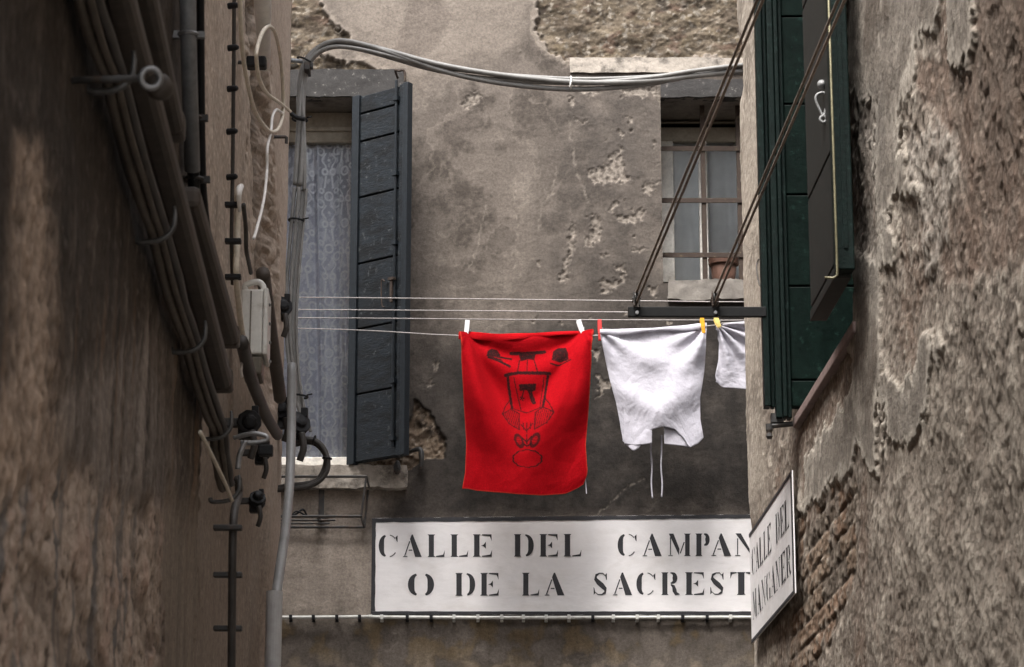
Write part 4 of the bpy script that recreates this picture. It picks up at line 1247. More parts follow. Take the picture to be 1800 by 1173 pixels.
Ls = [(0, 1054), (.2, 1062), (.45, 1072), (.65, 1083), (.85, 1090), (1, 1095)]
Rs = [(0, 1242), (.4, 1238), (.65, 1230), (.85, 1231), (1, 1236)]
Ts = [(0, 586), (.2, 582), (.5, 580), (.8, 575), (1, 572)]
Bs = [(0, 774), (.06, 785), (.13, 795), (.2, 789), (.245, 774), (.345, 759), (.49, 753), (.64, 757), (.76, 773), (.82, 789), (.93, 781), (1, 769)]
front = cloth('', '', Ls, Rs, Ts, Bs, YL - .012, dep_shirt, (170, 180))
o = grid_mesh('front_cloth', front, M['white_cloth'], shirt)
sm_ = o.modifiers.new('thickness', 'SOLIDIFY'); sm_.thickness = .0025
hem_tube(front[-1], .0028, M['white_cloth'], shirt)
for xl_, xr_, bl in ((1094, 1145, [(0, 782), (.4, 786), (.8, 785), (1, 783)]), (1164, 1228, [(0, 783), (.3, 785), (.7, 788), (1, 775)])):
    b = cloth('', '', [(0, xl_), (1, xl_ + 3)], [(0, xr_), (1, xr_)], [(0, 640), (1, 640)], bl, YL - .012, lambda u, v, x, y: dep_shirt(np.clip((x - 1054) / 188, 0, 1), np.clip((y - 580) / 215, 0, 1), x, y) - .009 + .004 * np.sin(x / 9 + y / 40) * v, (60, 80))
    o = grid_mesh('back_cloth', b, M['white_cloth'], shirt)
    sm_ = o.modifiers.new('thickness', 'SOLIDIFY'); sm_.thickness = .0025
for pts in ([(1145, 762), (1144, 790), (1146, 820), (1145, 850), (1147, 876)], [(1163, 765), (1163, 790), (1162, 822), (1164, 850), (1163, 874)]):
    MB().tube([PD(x, y, YL + .002) for x, y in pts], .0034, 6).build('cord', M['white_cloth'], shirt, smooth=True)
tb = front[0].copy(); tb[:, 1] -= .004
rows = []
for i in range(8):
    r_ = front[0].copy(); t = i / 7
    r_[:, 2] += .006 - t * .024 * (.8 + .3 * np.sin(np.linspace(0, 9, len(r_)))); r_[:, 1] -= .006 + .007 * math.sin(t * 2.6)
    rows.append(r_)
o = grid_mesh('folded_edge', np.array(rows), M['white_cloth'], shirt)
sm_ = o.modifiers.new('thickness', 'SOLIDIFY'); sm_.thickness = .003

# second white garment, mostly behind the corner
shirt2 = thing('garment', 'white cotton garment half hidden behind the right-hand corner, held by a pale yellow peg', 'garment', PD(1290, 575, YL))
def dep_s2(u, v, x, y):
    return .018 * rad(x, y, 1262, 572, 1, 14, .6, 120, 20) + .006 * np.sin(x / 11 + y / 26) * v + .004 * fbm(u * 8, v * 8, 4, 96)
b2 = cloth('', '', [(0, 1258), (.3, 1265), (.6, 1263), (.9, 1257), (1, 1259)], [(0, 1435), (1, 1420)], [(0, 574), (.1, 570), (.5, 562), (1, 556)], [(0, 670), (.06, 679), (.2, 682), (.35, 684), (.5, 681), (.8, 684), (1, 676)], YL - .012, dep_s2, (150, 110))
o = grid_mesh('cloth', b2, M['white_cloth'], shirt2)
sm_ = o.modifiers.new('thickness', 'SOLIDIFY'); sm_.thickness = .0025
hem_tube(b2[-1], .003, M['white_cloth'], shirt2)

# clothes pegs
def peg(lab, x0, y0, x1, y1, mt, w=8):
    a, b = Vector(PD(x0, y0, YL - .035)), Vector(PD(x1, y1, YL - .035))
    t = thing('clothes_peg', lab, 'clothes peg', (a + b) / 2, 'plastic clothes pegs on the lowest washing line')
    ax = b - a
    side = ax.cross(Vector((0, 1, 0))).normalized() * (w / 400.0)
    for k, dy in enumerate((0, .017)):
        mb = MB()
        off = Vector((0, dy + (-.004 if k == 0 else .004), 0))
        mb.box(a + off - side / 2 + Vector((0, 0, 0)), side, ax * .62, (0, .006, 0))
        mb.box(a + off * 1.0 + ax * .622 - side * .42, side * .84, ax * .378 + Vector((0, .002 if k == 0 else -.002, 0)), (0, .006, 0))
        mb.build('prong', mt, t, bevel=.0015)
    mid = a + ax * .42
    MB().tube([mid + side * .62 + Vector((0, .004, 0)), mid + side * .62 + Vector((0, .02, 0))], .0045, 8).build('spring', M['steel'], t)
    return t
peg('left of the two white pegs holding the red towel', 822, 563, 818, 601, M['peg_white'])
peg('right of the two white pegs holding the red towel, leaning', 1017, 563, 1028, 597, M['peg_white'])
peg('red peg at the left end of the white garment', 1054, 562, 1055, 597, M['peg_red'], 7)
peg('orange peg at the right end of the white garment', 1234, 558, 1237, 586, M['peg_orange'], 7)
peg('pale yellow peg on the garment by the corner', 1258, 558, 1265, 575, M['peg_yellow'], 8)

# iron arm carrying pulleys and the brown ropes that run back along the alley
arm = thing('drying_arm', 'black iron arm reaching from the green window over the laundry, with two pulleys', 'bracket', PD(1345, 548, 8.56))
a, b = PD(1104, 540, 8.56), PD(1347, 541, 8.56)
zb_a = PD(1104, 557, 8.56)[2]
MB().abox(a[0], b[0], 8.555, 8.575, zb_a, a[2]).abox(a[0], b[0], 8.5755, 8.605, a[2] - .007, a[2] - .001).build('bar', M['black_paint'], arm, bevel=.002)
pulleys = []
for x in (1119, 1257):
    p = Vector(PD(x, 524, 8.55))
    pl_ = MB()
    pl_.lathe(p + Vector((-.006, 0, 0)), (1, 0, 0), [(0, .018), (.003, .018), (.006, .012), (.009, .018), (.012, .018)], 18)
    po = pl_.build('pulley', M['iron'], arm, smooth=False)
    hg = MB()
    hg.abox(p.x - .011, p.x - .008, p.y - .009, p.y + .009, a[2] + .001, p.z + .02).abox(p.x + .008, p.x + .011, p.y - .009, p.y + .009, a[2] + .001, p.z + .02)
    hg.tube([p + Vector((-.014, 0, 0)), p + Vector((.014, 0, 0))], .004, 8)
    hg.build('pulley_fork', M['rust'] if x > 1200 else M['iron'], po)
    bl = Vector(PD(x + 1, 549, 8.545))
    MB().tube([bl, bl + Vector((0, .012, 0))], .006, 8).build('bolt', M['steel'], arm)
    pulleys.append(p)
def pd_far(x, y, d): return Vector(PD(x, y, d))
for p, (xa, xb), lab in ((pulleys[0], (1412, 1426), 'brown clothes-line rope doubled round the pulley at the tip of the iron arm'),
                         (pulleys[1], (1556, 1572), 'brown clothes-line rope doubled round the pulley nearer the green shutter')):
    e1, e2 = pd_far(xa, -200, 5.45), pd_far(xb, -200, 5.52)
    e1 += (e1 - p) * .6; e2 += (e2 - p) * .6
    t1, t2 = p + Vector((0, -.004, .018)), p + Vector((0, .004, -.016))
    tag(MB().tube([e1, p.lerp(e1, .5), t1 + (e1 - t1) * .02, p + Vector((0, .014, .014)), p + Vector((0, .019, 0)), p + Vector((0, .012, -.014)), t2 + (e2 - t2) * .02, p.lerp(e2, .5), e2], .0042, 7, 6).build('clothes_rope', M['rope_dark'], None, smooth=True, origin=p), lab, 'rope', 'brown ropes running over the alley')

# ------------------------------------------------------------------ lace curtain and pot
NU, NV = 230, 520
yc = D + .25
xa, xb = W1['x0'] - .03, W1['x1'] + .01
za, zb_c = W1['zb'] + .012, W1['zt'] - .01
u, v = np.meshgrid(np.linspace(0, 1, NU), np.linspace(0, 1, NV))
cx_ = xa + (xb - xa) * u; cz = za + (zb_c - za) * v
ppx, ppy = topix(cx_, np.full_like(cx_, yc), cz)
fold = np.zeros_like(u)
for xf, wd, am in ((522, 10, .012), (545, 9, .012), (562, 5, .02), (578, 10, -.004), (598, 6, .02), (612, 8, .01), (470, 14, .015), (430, 14, .015)):
    fold += am * np.exp(-((ppx + 4 * np.sin(ppy / 160) - xf) / wd) ** 2)
fold += .006 * np.sin(ppx / 7 + np.sin(ppy / 210) * 1.3)
Vc = np.stack([cx_, yc + .01 - fold * 1.7, cz], -1)
# floral lace figure repeated down the cloth
def motif(sx, sy, x0, y0):
    X_ = (ppx - x0) / sx; Y_ = (ppy - y0) / sy
    k = np.floor(Y_); Y_ = Y_ - k - .5
    X_ = np.abs(X_)
    m_ = np.zeros_like(X_)
    def ad(d, w): 
        return sst(w * 1.3, w * .5, np.abs(d))
    m_ = np.maximum(m_, ad(X_ - (.16 + .32 * (Y_ + .30)), .055) * (np.abs(Y_ + .22) < .12))
    m_ = np.maximum(m_, ad(np.hypot(X_, (Y_ - .05) * 2.6) - .20, .05))
    m_ = np.maximum(m_, ad(np.hypot(X_ - .42, (Y_ - .2) * 2.4) - .17, .05))
    m_ = np.maximum(m_, ad(np.hypot(X_ - .38, (Y_ + .05) * 2.4) - .10, .05))
    m_ = np.maximum(m_, ad(X_ - .25 - .1 * np.sin(Y_ * 22), .05) * (Y_ > .22))
    m_ = np.maximum(m_, ad(np.hypot(X_ - .2, (Y_ + .42) * 2.4) - .13, .06))
    m_ = np.maximum(m_, sst(.09, .05, np.hypot(X_, (Y_ - .36) * 2.6)))
    return m_
lm = motif(34, 92, 578, 18) * (np.abs(ppx - 578) < 19)
lm = np.maximum(lm, motif(38, 104, 534, 50) * (ppx < 556))
lm = np.maximum(lm, motif(30, 92, 606, 66) * (ppx > 597))
lm = np.maximum(lm, .55 * sst(.30, .42, np.abs(fbm(ppx / 16, ppy / 24, 3, 99)) * 2) )
band = sst(.04, .0, np.abs((ppx - 560) / 60)) * .5
lm = np.clip(np.maximum(lm, band), 0, 1)
base = np.zeros(u.shape + (3,)) + np.array((.60, .61, .70))
base = mixc(base, (.24, .245, .28), sst(430, 300, ppy + 12 * np.sin(ppx / 9)) * .55)  # top of the lace darkened in colour for the shade of the recess
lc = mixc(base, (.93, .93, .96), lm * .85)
curt = thing('curtain', 'bluish white lace curtain with floral figures hanging behind the left window', 'curtain', PD(560, 500, yc))
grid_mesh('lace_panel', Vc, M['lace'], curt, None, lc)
MB().tube([(xa, yc + .005, zb_c - .005), (xb, yc + .005, zb_c - .005)], .006, 8).build('rod', M['white_trim'], curt)
ys2 = D + .345
xx = np.linspace(W2['x0'] - .05, W2['x1'] + .05, 120)
zz = np.linspace(W2['zb'], PD(1200, 246, ys2)[2] + .03, 20)
Xs, Zs = np.meshgrid(xx, zz)
Vs = np.stack([Xs, ys2 + .006 * np.sin(Xs * 34) + .004 * np.sin(Xs * 71 + Zs), Zs], -1)
sc_ = thing('curtain', 'plain pale grey curtain behind the barred right window', 'curtain', PD(1230, 400, ys2))
grid_mesh('sheet', Vs, M['sheet'], sc_)
MB().tube([(xx[0], ys2 + .012, zz[-1]), (xx[-1], ys2 + .012, zz[-1])], .005, 8).build('rod', M['white_trim'], sc_)

yp = D + .20
pc_ = PD(1272, 480, yp)
zt_p = PD(1272, 456, yp)[2]; zr = PD(1272, 467, yp)[2]
pot = thing('flower_pot', 'terracotta flower pot standing on the sill inside the rusty grille', 'flower pot', (pc_[0], yp, W2['zb']))
base_z = W2['zb'] + .002
MB().lathe((pc_[0], yp, base_z), (0, 0, 1), [(0, .040), (.004, .044), (zr - base_z, .060), (zr - base_z + .001, .052)], 28).build('body', M['terracotta'], pot, smooth=True)
MB().lathe((pc_[0], yp, zr), (0, 0, 1), [(0, .060), (.001, .068), (zt_p - zr, .070), (zt_p - zr + .001, .060)], 28).build('rim', M['terracotta'], pot, bevel=0)
MB().lathe((pc_[0], yp, zt_p + .0015), (0, 0, 1), [(0, .056), (.002, .05)], 24).build('soil', M['soil'], pot)

# ------------------------------------------------------------------ cables over the facade
YC = 10.06
def pc(pts, d=YC): return [PD(x, y, d) for x, y in pts]
bun = thing('cable_bundle', 'bundle of grey cables arching from the left corner and sagging across the facade', 'cables', PD(536, 108, YC))
def bundle(parent, pts, offs, rad_, mt, d=YC, tw=0.0, sub=8, name='cable'):
    for k, (ox, oy) in enumerate(offs):
        q = []
        for i, (x, y) in enumerate(pts):
            ph = tw * i
            rx_ = ox * math.cos(ph) - oy * math.sin(ph); ry_ = ox * math.sin(ph) + oy * math.cos(ph)
            p = PD(x + rx_, y + ry_, d)
            q.append((p[0], p[1] - .012 * math.sin(ph + k * 2.1), p[2]))
        MB().tube(q, rad_[k % len(rad_)], 10, sub).build(name, mt, parent, smooth=True)
bundle(bun, [(527, 330), (529, 270), (530, 210), (531, 160), (538, 118), (556, 92), (588, 79), (632, 83), (690, 98), (745, 114), (800, 126), (860, 135), (930, 142), (1000, 146), (1070, 145), (1150, 139), (1220, 129), (1300, 120), (1420, 110)],
       [(-8, -5), (1, -3), (-2, 5), (8, 4)], [.0105, .009, .011, .0085], M['cable_grey'], tw=.33)
tie = MB()
q = PD(1003, 146, YC)
tie.ring(q, (1, .1, 0), .026, .003, 16, 6).tube([Vector(q) + Vector((0, -.026, .0)), Vector(q) + Vector((-.004, -.034, -.03))], .0025, 6)
tie.build('cable_tie', M['cable_white'], bun, smooth=True)
q = PD(536, 108, YC)
MB().ring(q, (.45, 0, 1), .033, .004, 16, 6).build('cable_tie', M['black_rubber'], bun, smooth=True)
drop = thing('cable_bundle', 'grey cables dropping down the left corner past the lace-curtained window', 'cables', PD(520, 330, YC))
bundle(drop, [(527, 330), (521, 400), (515, 470), (511, 540), (512, 600), (518, 660), (528, 712), (540, 750)], [(-9, 0), (-1, 1), (5, 3), (12, 2)], [.0075, .007, .008, .006], M['cable_grey'], tw=.12)
for x, y in ((527, 210), (521, 388), (527, 697)):
    q = Vector(PD(x, y, YC))
    MB().ring(q, (.1, 0, 1), .030, .0045, 16, 6).tube([q + Vector((.028, -.02, 0)), q + Vector((.05, -.02, .005))], .003, 6).build('cable_tie', M['black_rubber'], drop, smooth=True)
br = thing('cable_bracket', 'dark iron peg with clamp holding the cable arch at the left corner', 'bracket', PD(512, 106, 10.03))
q0, q1 = Vector(PD(494, 105, 10.03)), Vector(PD(532, 108, 10.03))
MB().tube([q0, q1], .009, 10).build('bar', M['galv'], br, smooth=True)
MB().abox(q1.x + .008, q1.x + .03, 10.0, 10.09, q1.z - .045, q1.z - .012).abox(q1.x + .03, q1.x + .042, 10.02, 10.05, q1.z - .03, q1.z - .006).build('clamp', M['iron'], br, bevel=.003)
MB().tube([q0 + Vector((.03, 0, -.03)), q0 + Vector((.05, 0, -.03)), q0 + Vector((.065, 0, -.02))], .012, 8).build('insulator', M['pvc_dirty'], br, smooth=True)

# cream wire loops by the corner
wires = [
    ('cream wire falling in a long loop beside the white strip and rising again', [(421, -60), (424, 60), (432, 130), (448, 195), (470, 228), (484, 231), (494, 215), (498, 180), (494, 110), (485, 62), (474, 47), (462, 56), (452, 85), (451, 108), (456, 140), (470, 165), (490, 180), (510, 196)], 8.9, .006, 'cable_cream'),
    ('white wire curling in a small hook and dropping down beside the window', [(497, 200), (486, 193), (479, 205), (476, 232), (470, 260), (469, 300), (464, 350), (452, 400), (446, 420)], 8.9, .0045, 'cable_white'),
]
for lab, pts, d, r_, mt in wires:
    p = [PL(x, y, .07) for x, y in pts]
    tag(MB().tube(p, r_, 8, 7).build('wire', M[mt], None, smooth=True, origin=p[5]), lab, 'wire')
p = pc([(508, 196), (520, 206), (536, 210)], YC - .05)
tag(MB().tube(p, .009, 8).build('cable_joint', M['black_rubber'], None, smooth=True, origin=p[1]), 'short black sleeve joining the cream wire to the grey cables', 'cable joint')
q = Vector(PL(451, 110, .03))
MB().tube([q + Vector((-.03, 0, 0)), q + Vector((.02, 0, .003))], .012, 8)
t = thing('cable_clamp', 'small black clamp gripping the cream wire loop high on the left wall', 'clamp', q, 'black cable clamps on the left wall')
MB().box(q + Vector((-.03, -.02, -.02)), (.06, 0, 0), (0, .04, 0), (0, 0, .036)).build('body', M['black_rubber'], t, bevel=.006)
MB().tube([q + Vector((-.08, 0, 0)), q + Vector((-.02, 0, 0))], .006, 6).build('pin', M['iron'], t)

# conduit under the big sign with its clips
yk = D - .025
cond = thing('pipe', 'thin white pipe clipped along the facade just under the long sign', 'pipe', PD(900, 1085, yk))
p = [PD(x, y, yk) for x, y in ((420, 1085.5), (520, 1085.5), (640, 1084.5), (653, 1083.5), (668, 1085), (900, 1086), (1150, 1085.5), (1420, 1085.5))]
MB().tube(p, .0078, 10, 6).build('tube', M['pvc'], cond, smooth=True)
clip0 = None
for i, x in enumerate((511, 551, 592, 632, 671, 716, 758, 798, 840, 882, 920, 960, 1000, 1042, 1078, 1120, 1157, 1200, 1243, 1284)):
    q = Vector(PD(x, 1085.3, yk))
    if clip0 is None:
        mb = MB().box(q + Vector((-.007, -.011, -.0105)), (.014, 0, 0), (0, .032, 0), (0, 0, .021)).box(q + Vector((-.007, .008, -.019)), (.014, 0, 0), (0, .014, 0), (0, 0, .009))
        clip0 = mb.build('clip', M['black_rubber'], cond, bevel=.002); q_ = q
        clip1 = clip0.copy(); clip1.data = clip0.data.copy(); clip1.data.materials[0] = M['pvc']
    else:
        src = clip0 if (i < 7 and i != 4) or i in (13, 17, 18) else clip1
        copy_part(src, cond, q - q_)

# wire rack under the left window
rack = thing('planter_rack', 'thin black iron planter rack under the left window sill', 'rack', PF(575, 870, .1))
y0_, y1_ = D - .27, D - .02
def fp(x, y, d): return Vector(PD(x, y, d))
rk = MB()
def bar(mb, a, b, r=.006):
    mb.tube([a, b], r, 6, smooth=False)
xL, xR = 380, 644
top_f = PD(560, 838, y0_)[2]; bot_f = PD(560, 908, y0_)[2]
XL_, XR_ = PD(xL, 838, y0_)[0], PD(644, 838, y0_)[0]
for z_, o_ in ((top_f, 0), (bot_f, .02)):
    bar(rk, Vector((XL_, y0_, z_)), Vector((XR_ - o_, y0_, z_))); bar(rk, Vector((XR_ - o_, y0_, z_)), Vector((XR_ - o_, y1_, z_)), .005)
    bar(rk, Vector((XL_, y1_, z_)), Vector((XR_ - o_, y1_, z_)))
bar(rk, Vector((XR_, y0_, top_f)), Vector((XR_ - .02, y0_, bot_f)), .005)
bar(rk, Vector((XR_ - .005, y1_, top_f)), Vector((XR_ - .02, y1_, bot_f)), .005)
for k in (.35, .65):
    bar(rk, Vector((XL_, y0_ + (y1_ - y0_) * k, bot_f)), Vector((XR_ - .1 * k - .1, y0_ + (y1_ - y0_) * k, bot_f)), .004)
rk.build('frame', M['iron'], rack)
q = PD(566, 830, D - .02)
hg = MB().abox(q[0] - .012, q[0] + .012, D - .02, D - .012, PF(566, 918)[2], PF(566, 832)[2])
bar(hg, Vector((q[0], D - .012, PF(566, 915)[2])), Vector((q[0], y0_, bot_f)), .006)
hg.build('hanger', M['iron'], rack)
q = fp(520, 904, y0_ + .05)
MB().tube([q + Vector((-.04, 0, -.02)), q, q + Vector((.03, 0, .02)), q + Vector((.045, .02, .0))], .005, 6).tube([q + Vector((-.03, 0, -.03)), q + Vector((.0, -.01, .01)), q + Vector((.04, 0, -.005))], .004, 6).build('tie_wire', M['black_rubber'], rack, smooth=True)

# ------------------------------------------------------------------ left wall fittings
def lw(pts, o): return [PL(x, y, o) for x, y in pts]
# heavy cable run on hooks
run = thing('cable_bundle', 'thick bundle of dark cables sagging between wall hooks along the left house', 'cables', PL(290, 385, .07))
hooks = [(-50, -740), (172, -120), (234, 100), (306, 372), (360, 572), (406, 730), (420, 842)]
H3 = [Vector(PL(x, y, .07)) + Vector((-.034, 0, -.012)) for x, y in hooks]
rn = random.Random(3)
for k in range(6):
    ang = k * 1.05
    off = Vector((.015 * math.cos(ang), 0, .017 * math.sin(ang)))
    pts = []
    for i in range(len(H3) - 1):
        a_, b_ = H3[i], H3[i + 1]
        n_ = 5
        for j in range(n_):
            t_ = j / n_
            sag = -(.008 + .009 * rn.random()) * 4 * t_ * (1 - t_)
            pts.append(a_.lerp(b_, t_) + off * (1 + .25 * rn.random() * math.sin(math.pi * t_)) + Vector((0, 0, sag - .012)))
    pts.append(H3[-1] + off)
    MB().tube(pts, .007 if k % 2 else .0095, 8, 4).build('cable', M['cable_brown'] if k % 3 else M['cable_black'], run, smooth=True)
hk_l = ['nearest grey J-hook holding the dark cable run, at the upper left', 'second grey J-hook along the dark cable run, beside the ring bolt', 'grey J-hook at mid height of the dark cable run', 'grey J-hook low on the dark cable run, left of the black knobs', 'lowest J-hook at the end of the dark cable run']
for (x, y), lab in zip(hooks[2:], hk_l):
    q = Vector(PL(x, y, .07)) + Vector((-.036, 0, -.014))
    tag(MB().tube([q + Vector((-.036, 0, -.036)), q + Vector((-.03, 0, -.046)), q + Vector((.012, 0, -.042)), q + Vector((.034, 0, -.022)), q + Vector((.038, 0, .004)), q + Vector((.036, 0, .024))], [.006, .006, .006, .0055, .005, .0035], 8).build('wall_hook', M['hook'], None, smooth=True, origin=q), lab, 'hook', 'hooks carrying the cable run')
tail = lw([(418, 842), (420, 868), (412, 900), (409, 960), (408, 1060), (406, 1300)], .05)
tc_ = thing('cable', 'dark cable dropping straight down the left wall from the end of the cable run', 'cable', tail[2])
MB().tube(tail, .011, 8).build('sheath', M['cable_black'], tc_, smooth=True)
cl0 = None
for y in (928, 1011, 1105):
    q = Vector(PL(409, y, .05))
    if cl0 is None:
        cl0 = MB().box(q + Vector((-.05, -.012, -.007)), (.075, 0, 0), (0, .024, 0), (0, 0, .014)).build('clip', M['iron'], tc_, bevel=.003); cq = q
    else:
        copy_part(cl0, tc_, q - cq)
thin = lw([(352, 760), (372, 800), (396, 850), (408, 880)], .09)
tag(MB().tube(thin, .0045, 7).build('wire', M['cable_cream'], None, smooth=True, origin=thin[0]), 'thin yellowish wire trailing below the dark cable run on the left wall', 'wire')

# flat trunking lengths
def trunk(lab, a, b, o, hh, th, mt='trunk'):
    A_, B_ = Vector(PL(*a, o)), Vector(PL(*b, o))
    t = thing('cable_trunking', lab, 'trunking', B_, 'lengths of brown trunking on the left wall')
    d_ = (A_ - B_)
    MB().box(B_ + Vector((0, 0, -hh / 2)), d_, (-th, 0, 0), (0, 0, hh)).build('channel', M[mt], t, bevel=min(hh, th) * .28)
    e_ = d_.normalized()
    MB().box(B_ - e_ * .012 + Vector((.0015, 0, -hh / 2 - .0015)), e_ * .05, (-th - .003, 0, 0), (0, 0, hh + .003)).build('end_cap', M[mt], t, bevel=.008)
    return t
trunk('longest length of brown trunking, running down past the ring bolt to the black knobs', (131, -420), (409, 672), .085, .05, .05)
trunk('short upper length of brown trunking ending against the grey steel pipe', (190, -420), (325, 228), .10, .045, .05)
trunk('lower length of brown trunking ending at the white junction box', (352, 345), (421, 595), .085, .048, .05)
q = Vector(PL(265, 138, .135))
rb = thing('ring_bolt', 'grey ring bolt with a wide washer fixed over the longest trunking', 'ring bolt', q)
MB().ring(q, (.35, -1, -.2), .0145, .0048, 22, 8).build('ring', M['steel'], rb, smooth=True)
MB().tube([q + Vector((-.12, .01, 0)), q + Vector((-.016, 0, 0))], .006, 8).build('shank', M['iron'], rb, smooth=True)
MB().lathe(q + Vector((.004, .012, -.004)), (.25, 1, .1), [(0, .015), (.02, .021), (.035, .018), (.045, .01)], 18).build('collar', M['trunk'], rb, smooth=True)

# steel down pipe
dp = thing('pipe', 'grey steel pipe rising on the left wall behind the trunking', 'pipe', PL(333, 200, .03))
MB().tube([PL(327, -120, .03), PL(331, 60, .03), PL(338, 300, .03)], .018, 12, smooth=False).build('upper_tube', M['galv'], dp, smooth=True)
MB().tube([PL(338, 235, .03), PL(341, 330, .03), PL(346, 520, .03)], .0145, 12, smooth=False).build('lower_tube', M['blue_paint'], dp, smooth=True)
cc0 = None
for x, y in ((331, 62), (337, 208), (341, 316)):
    q = Vector(PL(x, y, .03))
    mb = MB().ring(q, (0, .0, 1), .020, .005, 18, 6).box(q + Vector((-.055, -.008, -.008)), (.035, 0, 0), (0, .016, 0), (0, 0, .016)).box(q + Vector((.02, -.006, -.007)), (.016, 0, 0), (0, .012, 0), (0, 0, .014))
    mb.build('clamp', M['steel'] if y < 100 else M['iron'], dp)
bk = lw([(352, -60), (353, 60), (354, 200), (357, 330), (366, 420)], .02)
tag(MB().tube(bk, .009, 8).build('cable', M['black_rubber'], None, smooth=True, origin=bk[2]), 'plain black cable standing beside the grey steel pipe', 'cable')

# clipped riser with black saddles
ris = thing('cable', 'thin dark cable with round black saddles running up the pale part of the left wall', 'cable', PL(410, 240, .015))
MB().tube(lw([(412, -90), (411, 100), (409, 300), (407, 420), (409, 500)], .015), .0055, 8).build('sheath', M['cable_black'], ris, smooth=True)
cl0 = None
for x, y in ((412, -65), (413, 11), (413, 85), (412, 157), (411, 232), (411, 312)):
    q = Vector(PL(x, y, .02))
    if cl0 is None:
        cl0 = MB().lathe(q + Vector((-.018, 0, 0)), (1, -.3, 0), [(0, .009), (.016, .009), (.026, .0075), (.03, .004)], 12).build('saddle', M['black_rubber'], ris); cq = q
    else:
        copy_part(cl0, ris, q - cq)
w_ = lw([(420, 332), (418, 345), (417, 420), (415, 480), (420, 540), (426, 590)], .03)
wt = thing('cable', 'cream flat cable with white capped end going down beside the junction box', 'cable', w_[0])
MB().tube(w_, .0085, 8).build('sheath', M['cable_cream'], wt, smooth=True)
MB().tube(lw([(424, 328), (421, 333), (420, 345), (421, 372)], .04), [.008, .010, .007, .004], 8).build('cap', M['cable_white'], wt, smooth=True)
cl0 = None
for y in (360, 424, 487):
    q = Vector(PL(415, y, .03))
    if cl0 is None:
        cl0 = MB().box(q + Vector((-.03, -.012, -.007)), (.044, 0, 0), (0, .024, 0), (0, 0, .013)).build('clip', M['black_rubber'], wt, bevel=.002); cq = q
    else:
        copy_part(cl0, wt, q - cq)
cr_ = lw([(428, 360), (432, 400), (433, 440), (437, 460), (441, 480)], .03)
tag(MB().tube(cr_, .0065, 8).build('cable', M['cable_black'], None, smooth=True, origin=cr_[1]), 'short knotted black cable entering the junction box from above', 'cable')

# junction box
oJ0, oJ1 = .004, .082
sN, sF = PL(447, 560, .045)[1], PL(447, 560, .045)[1] + .16
jz1, jz0 = PL(440, 471, .045)[2], PL(440, 600, .045)[2]
jb = thing('junction_box', 'white plastic junction box on the left wall with cables hanging under it', 'junction box', LW(sN, jz0, 0))
MB().box(LW(sN, jz0, oJ0), aw * .15, (oJ1 - oJ0 - .012, 0, 0), (0, 0, jz1 - jz0)).build('body', M['pvc'], jb, bevel=.006)
MB().box(LW(sN - .004, jz0 - .003, oJ1 - .0115), aw * .158, (.014, 0, 0), (0, 0, jz1 - jz0 + .006)).build('lid', M['pvc'], jb, bevel=.004)
MB().box(LW(sN - .0025, jz0 + .004, .032), aw * .002, (.004, 0, 0), (0, 0, jz1 - jz0 - .01)).build('seam', M['pvc_dirty'], jb)
q = Vector(LW(sN + .03, jz1, .045))
MB().tube([q + Vector((-.03, 0, .002)), q + Vector((-.03, 0, .02)), q + Vector((.005, 0, .03)), q + Vector((.022, 0, .016)), q + Vector((.022, 0, .0))], .009, 8).build('cable_entry', M['pvc'], jb, smooth=True)
MB().box(LW(sN + .006, jz0 - .062, .014), aw * .12, (.056, 0, 0), (0, 0, .058)).build('cable_cover', M['pvc_dirty'], jb, bevel=.008)
for j in range(4):
    MB().tube([LW(sN + .03 + j * .03, jz1 - .04 - j * .05, oJ1 + .0025), LW(sN + .034 + j * .03, jz1 - .04 - j * .05, oJ1 + .006)], .005, 8).build('screw', M['steel'], jb)
wj = lw([(430, 600), (427, 625), (424, 650), (425, 662)], .05)
tag(MB().tube(wj, .004, 7).build('wire', M['cable_white'], None, smooth=True, origin=wj[1]), 'short white wire end hanging at the left of the junction box cover', 'wire')

# black clamps, glands and loose flex
def knob(lab, x, y, o, r, ax=(.3, -1, .1), grey=False):
    q = Vector(PL(x, y, o)) if x < 480 else Vector(PD(x, y, 9.75))
    t = thing('cable_clamp', lab, 'clamp', q, 'black cable clamps on the left wall')
    MB().lathe(q + Vector(ax).normalized() * -.02, ax, [(0, r * .5), (.002, r * .62), (.003, r * .95), (.017, r), (.018, r * .78), (.022, r * .78), (.023, r), (.036, r * .97), (.0365, r * .6), (.05, r * .55), (.054, r * .3)], 9).box(q + Vector((-r * .9, .004, -r * 1.25)), (r * 1.3, 0, 0), (0, .03, 0), (0, 0, r * .9)).box(q + Vector((r * .2, -.012, r * .5)), (r * .55, 0, 0), (0, .02, 0), (0, 0, r * .75)).build('body', M['black_rubber'], t, bevel=.002)
    MB().box(q + Vector((-r * 2.4, .0, -r * .35)), (r * 1.9, 0, 0), (0, r * .7, 0), (0, 0, r * .7)).build('arm', M['iron'], t, bevel=.003)
    MB().tube([q + Vector((r * .3, -.02, -r * .8)), q + Vector((r * .5, -.02, -r * 2.0)), q + Vector((r * .2, -.01, -r * 3.0))], r * .28, 7).build('lead', M['cable_black'], t, smooth=True)
    return t
knob('black clamp level with the washing lines beside the grey drop cables', 496, 540, .1, .040)
knob('black clamp under the junction box, upper of the knot of clamps', 481, 690, .12, .036)
knob('black clamp at the top of the loose flex loop near the window foot', 524, 745, .1, .048, (.6, -1, .5))
knob('black clamp left of the grey pipe in the knot above the flex loop', 497, 722, .1, .040, (-.2, -1, .3))
knob('lowest black clamp, alone on the brown wall beside the cable run end', 452, 880, .06, .026, (.2, -1, .6))
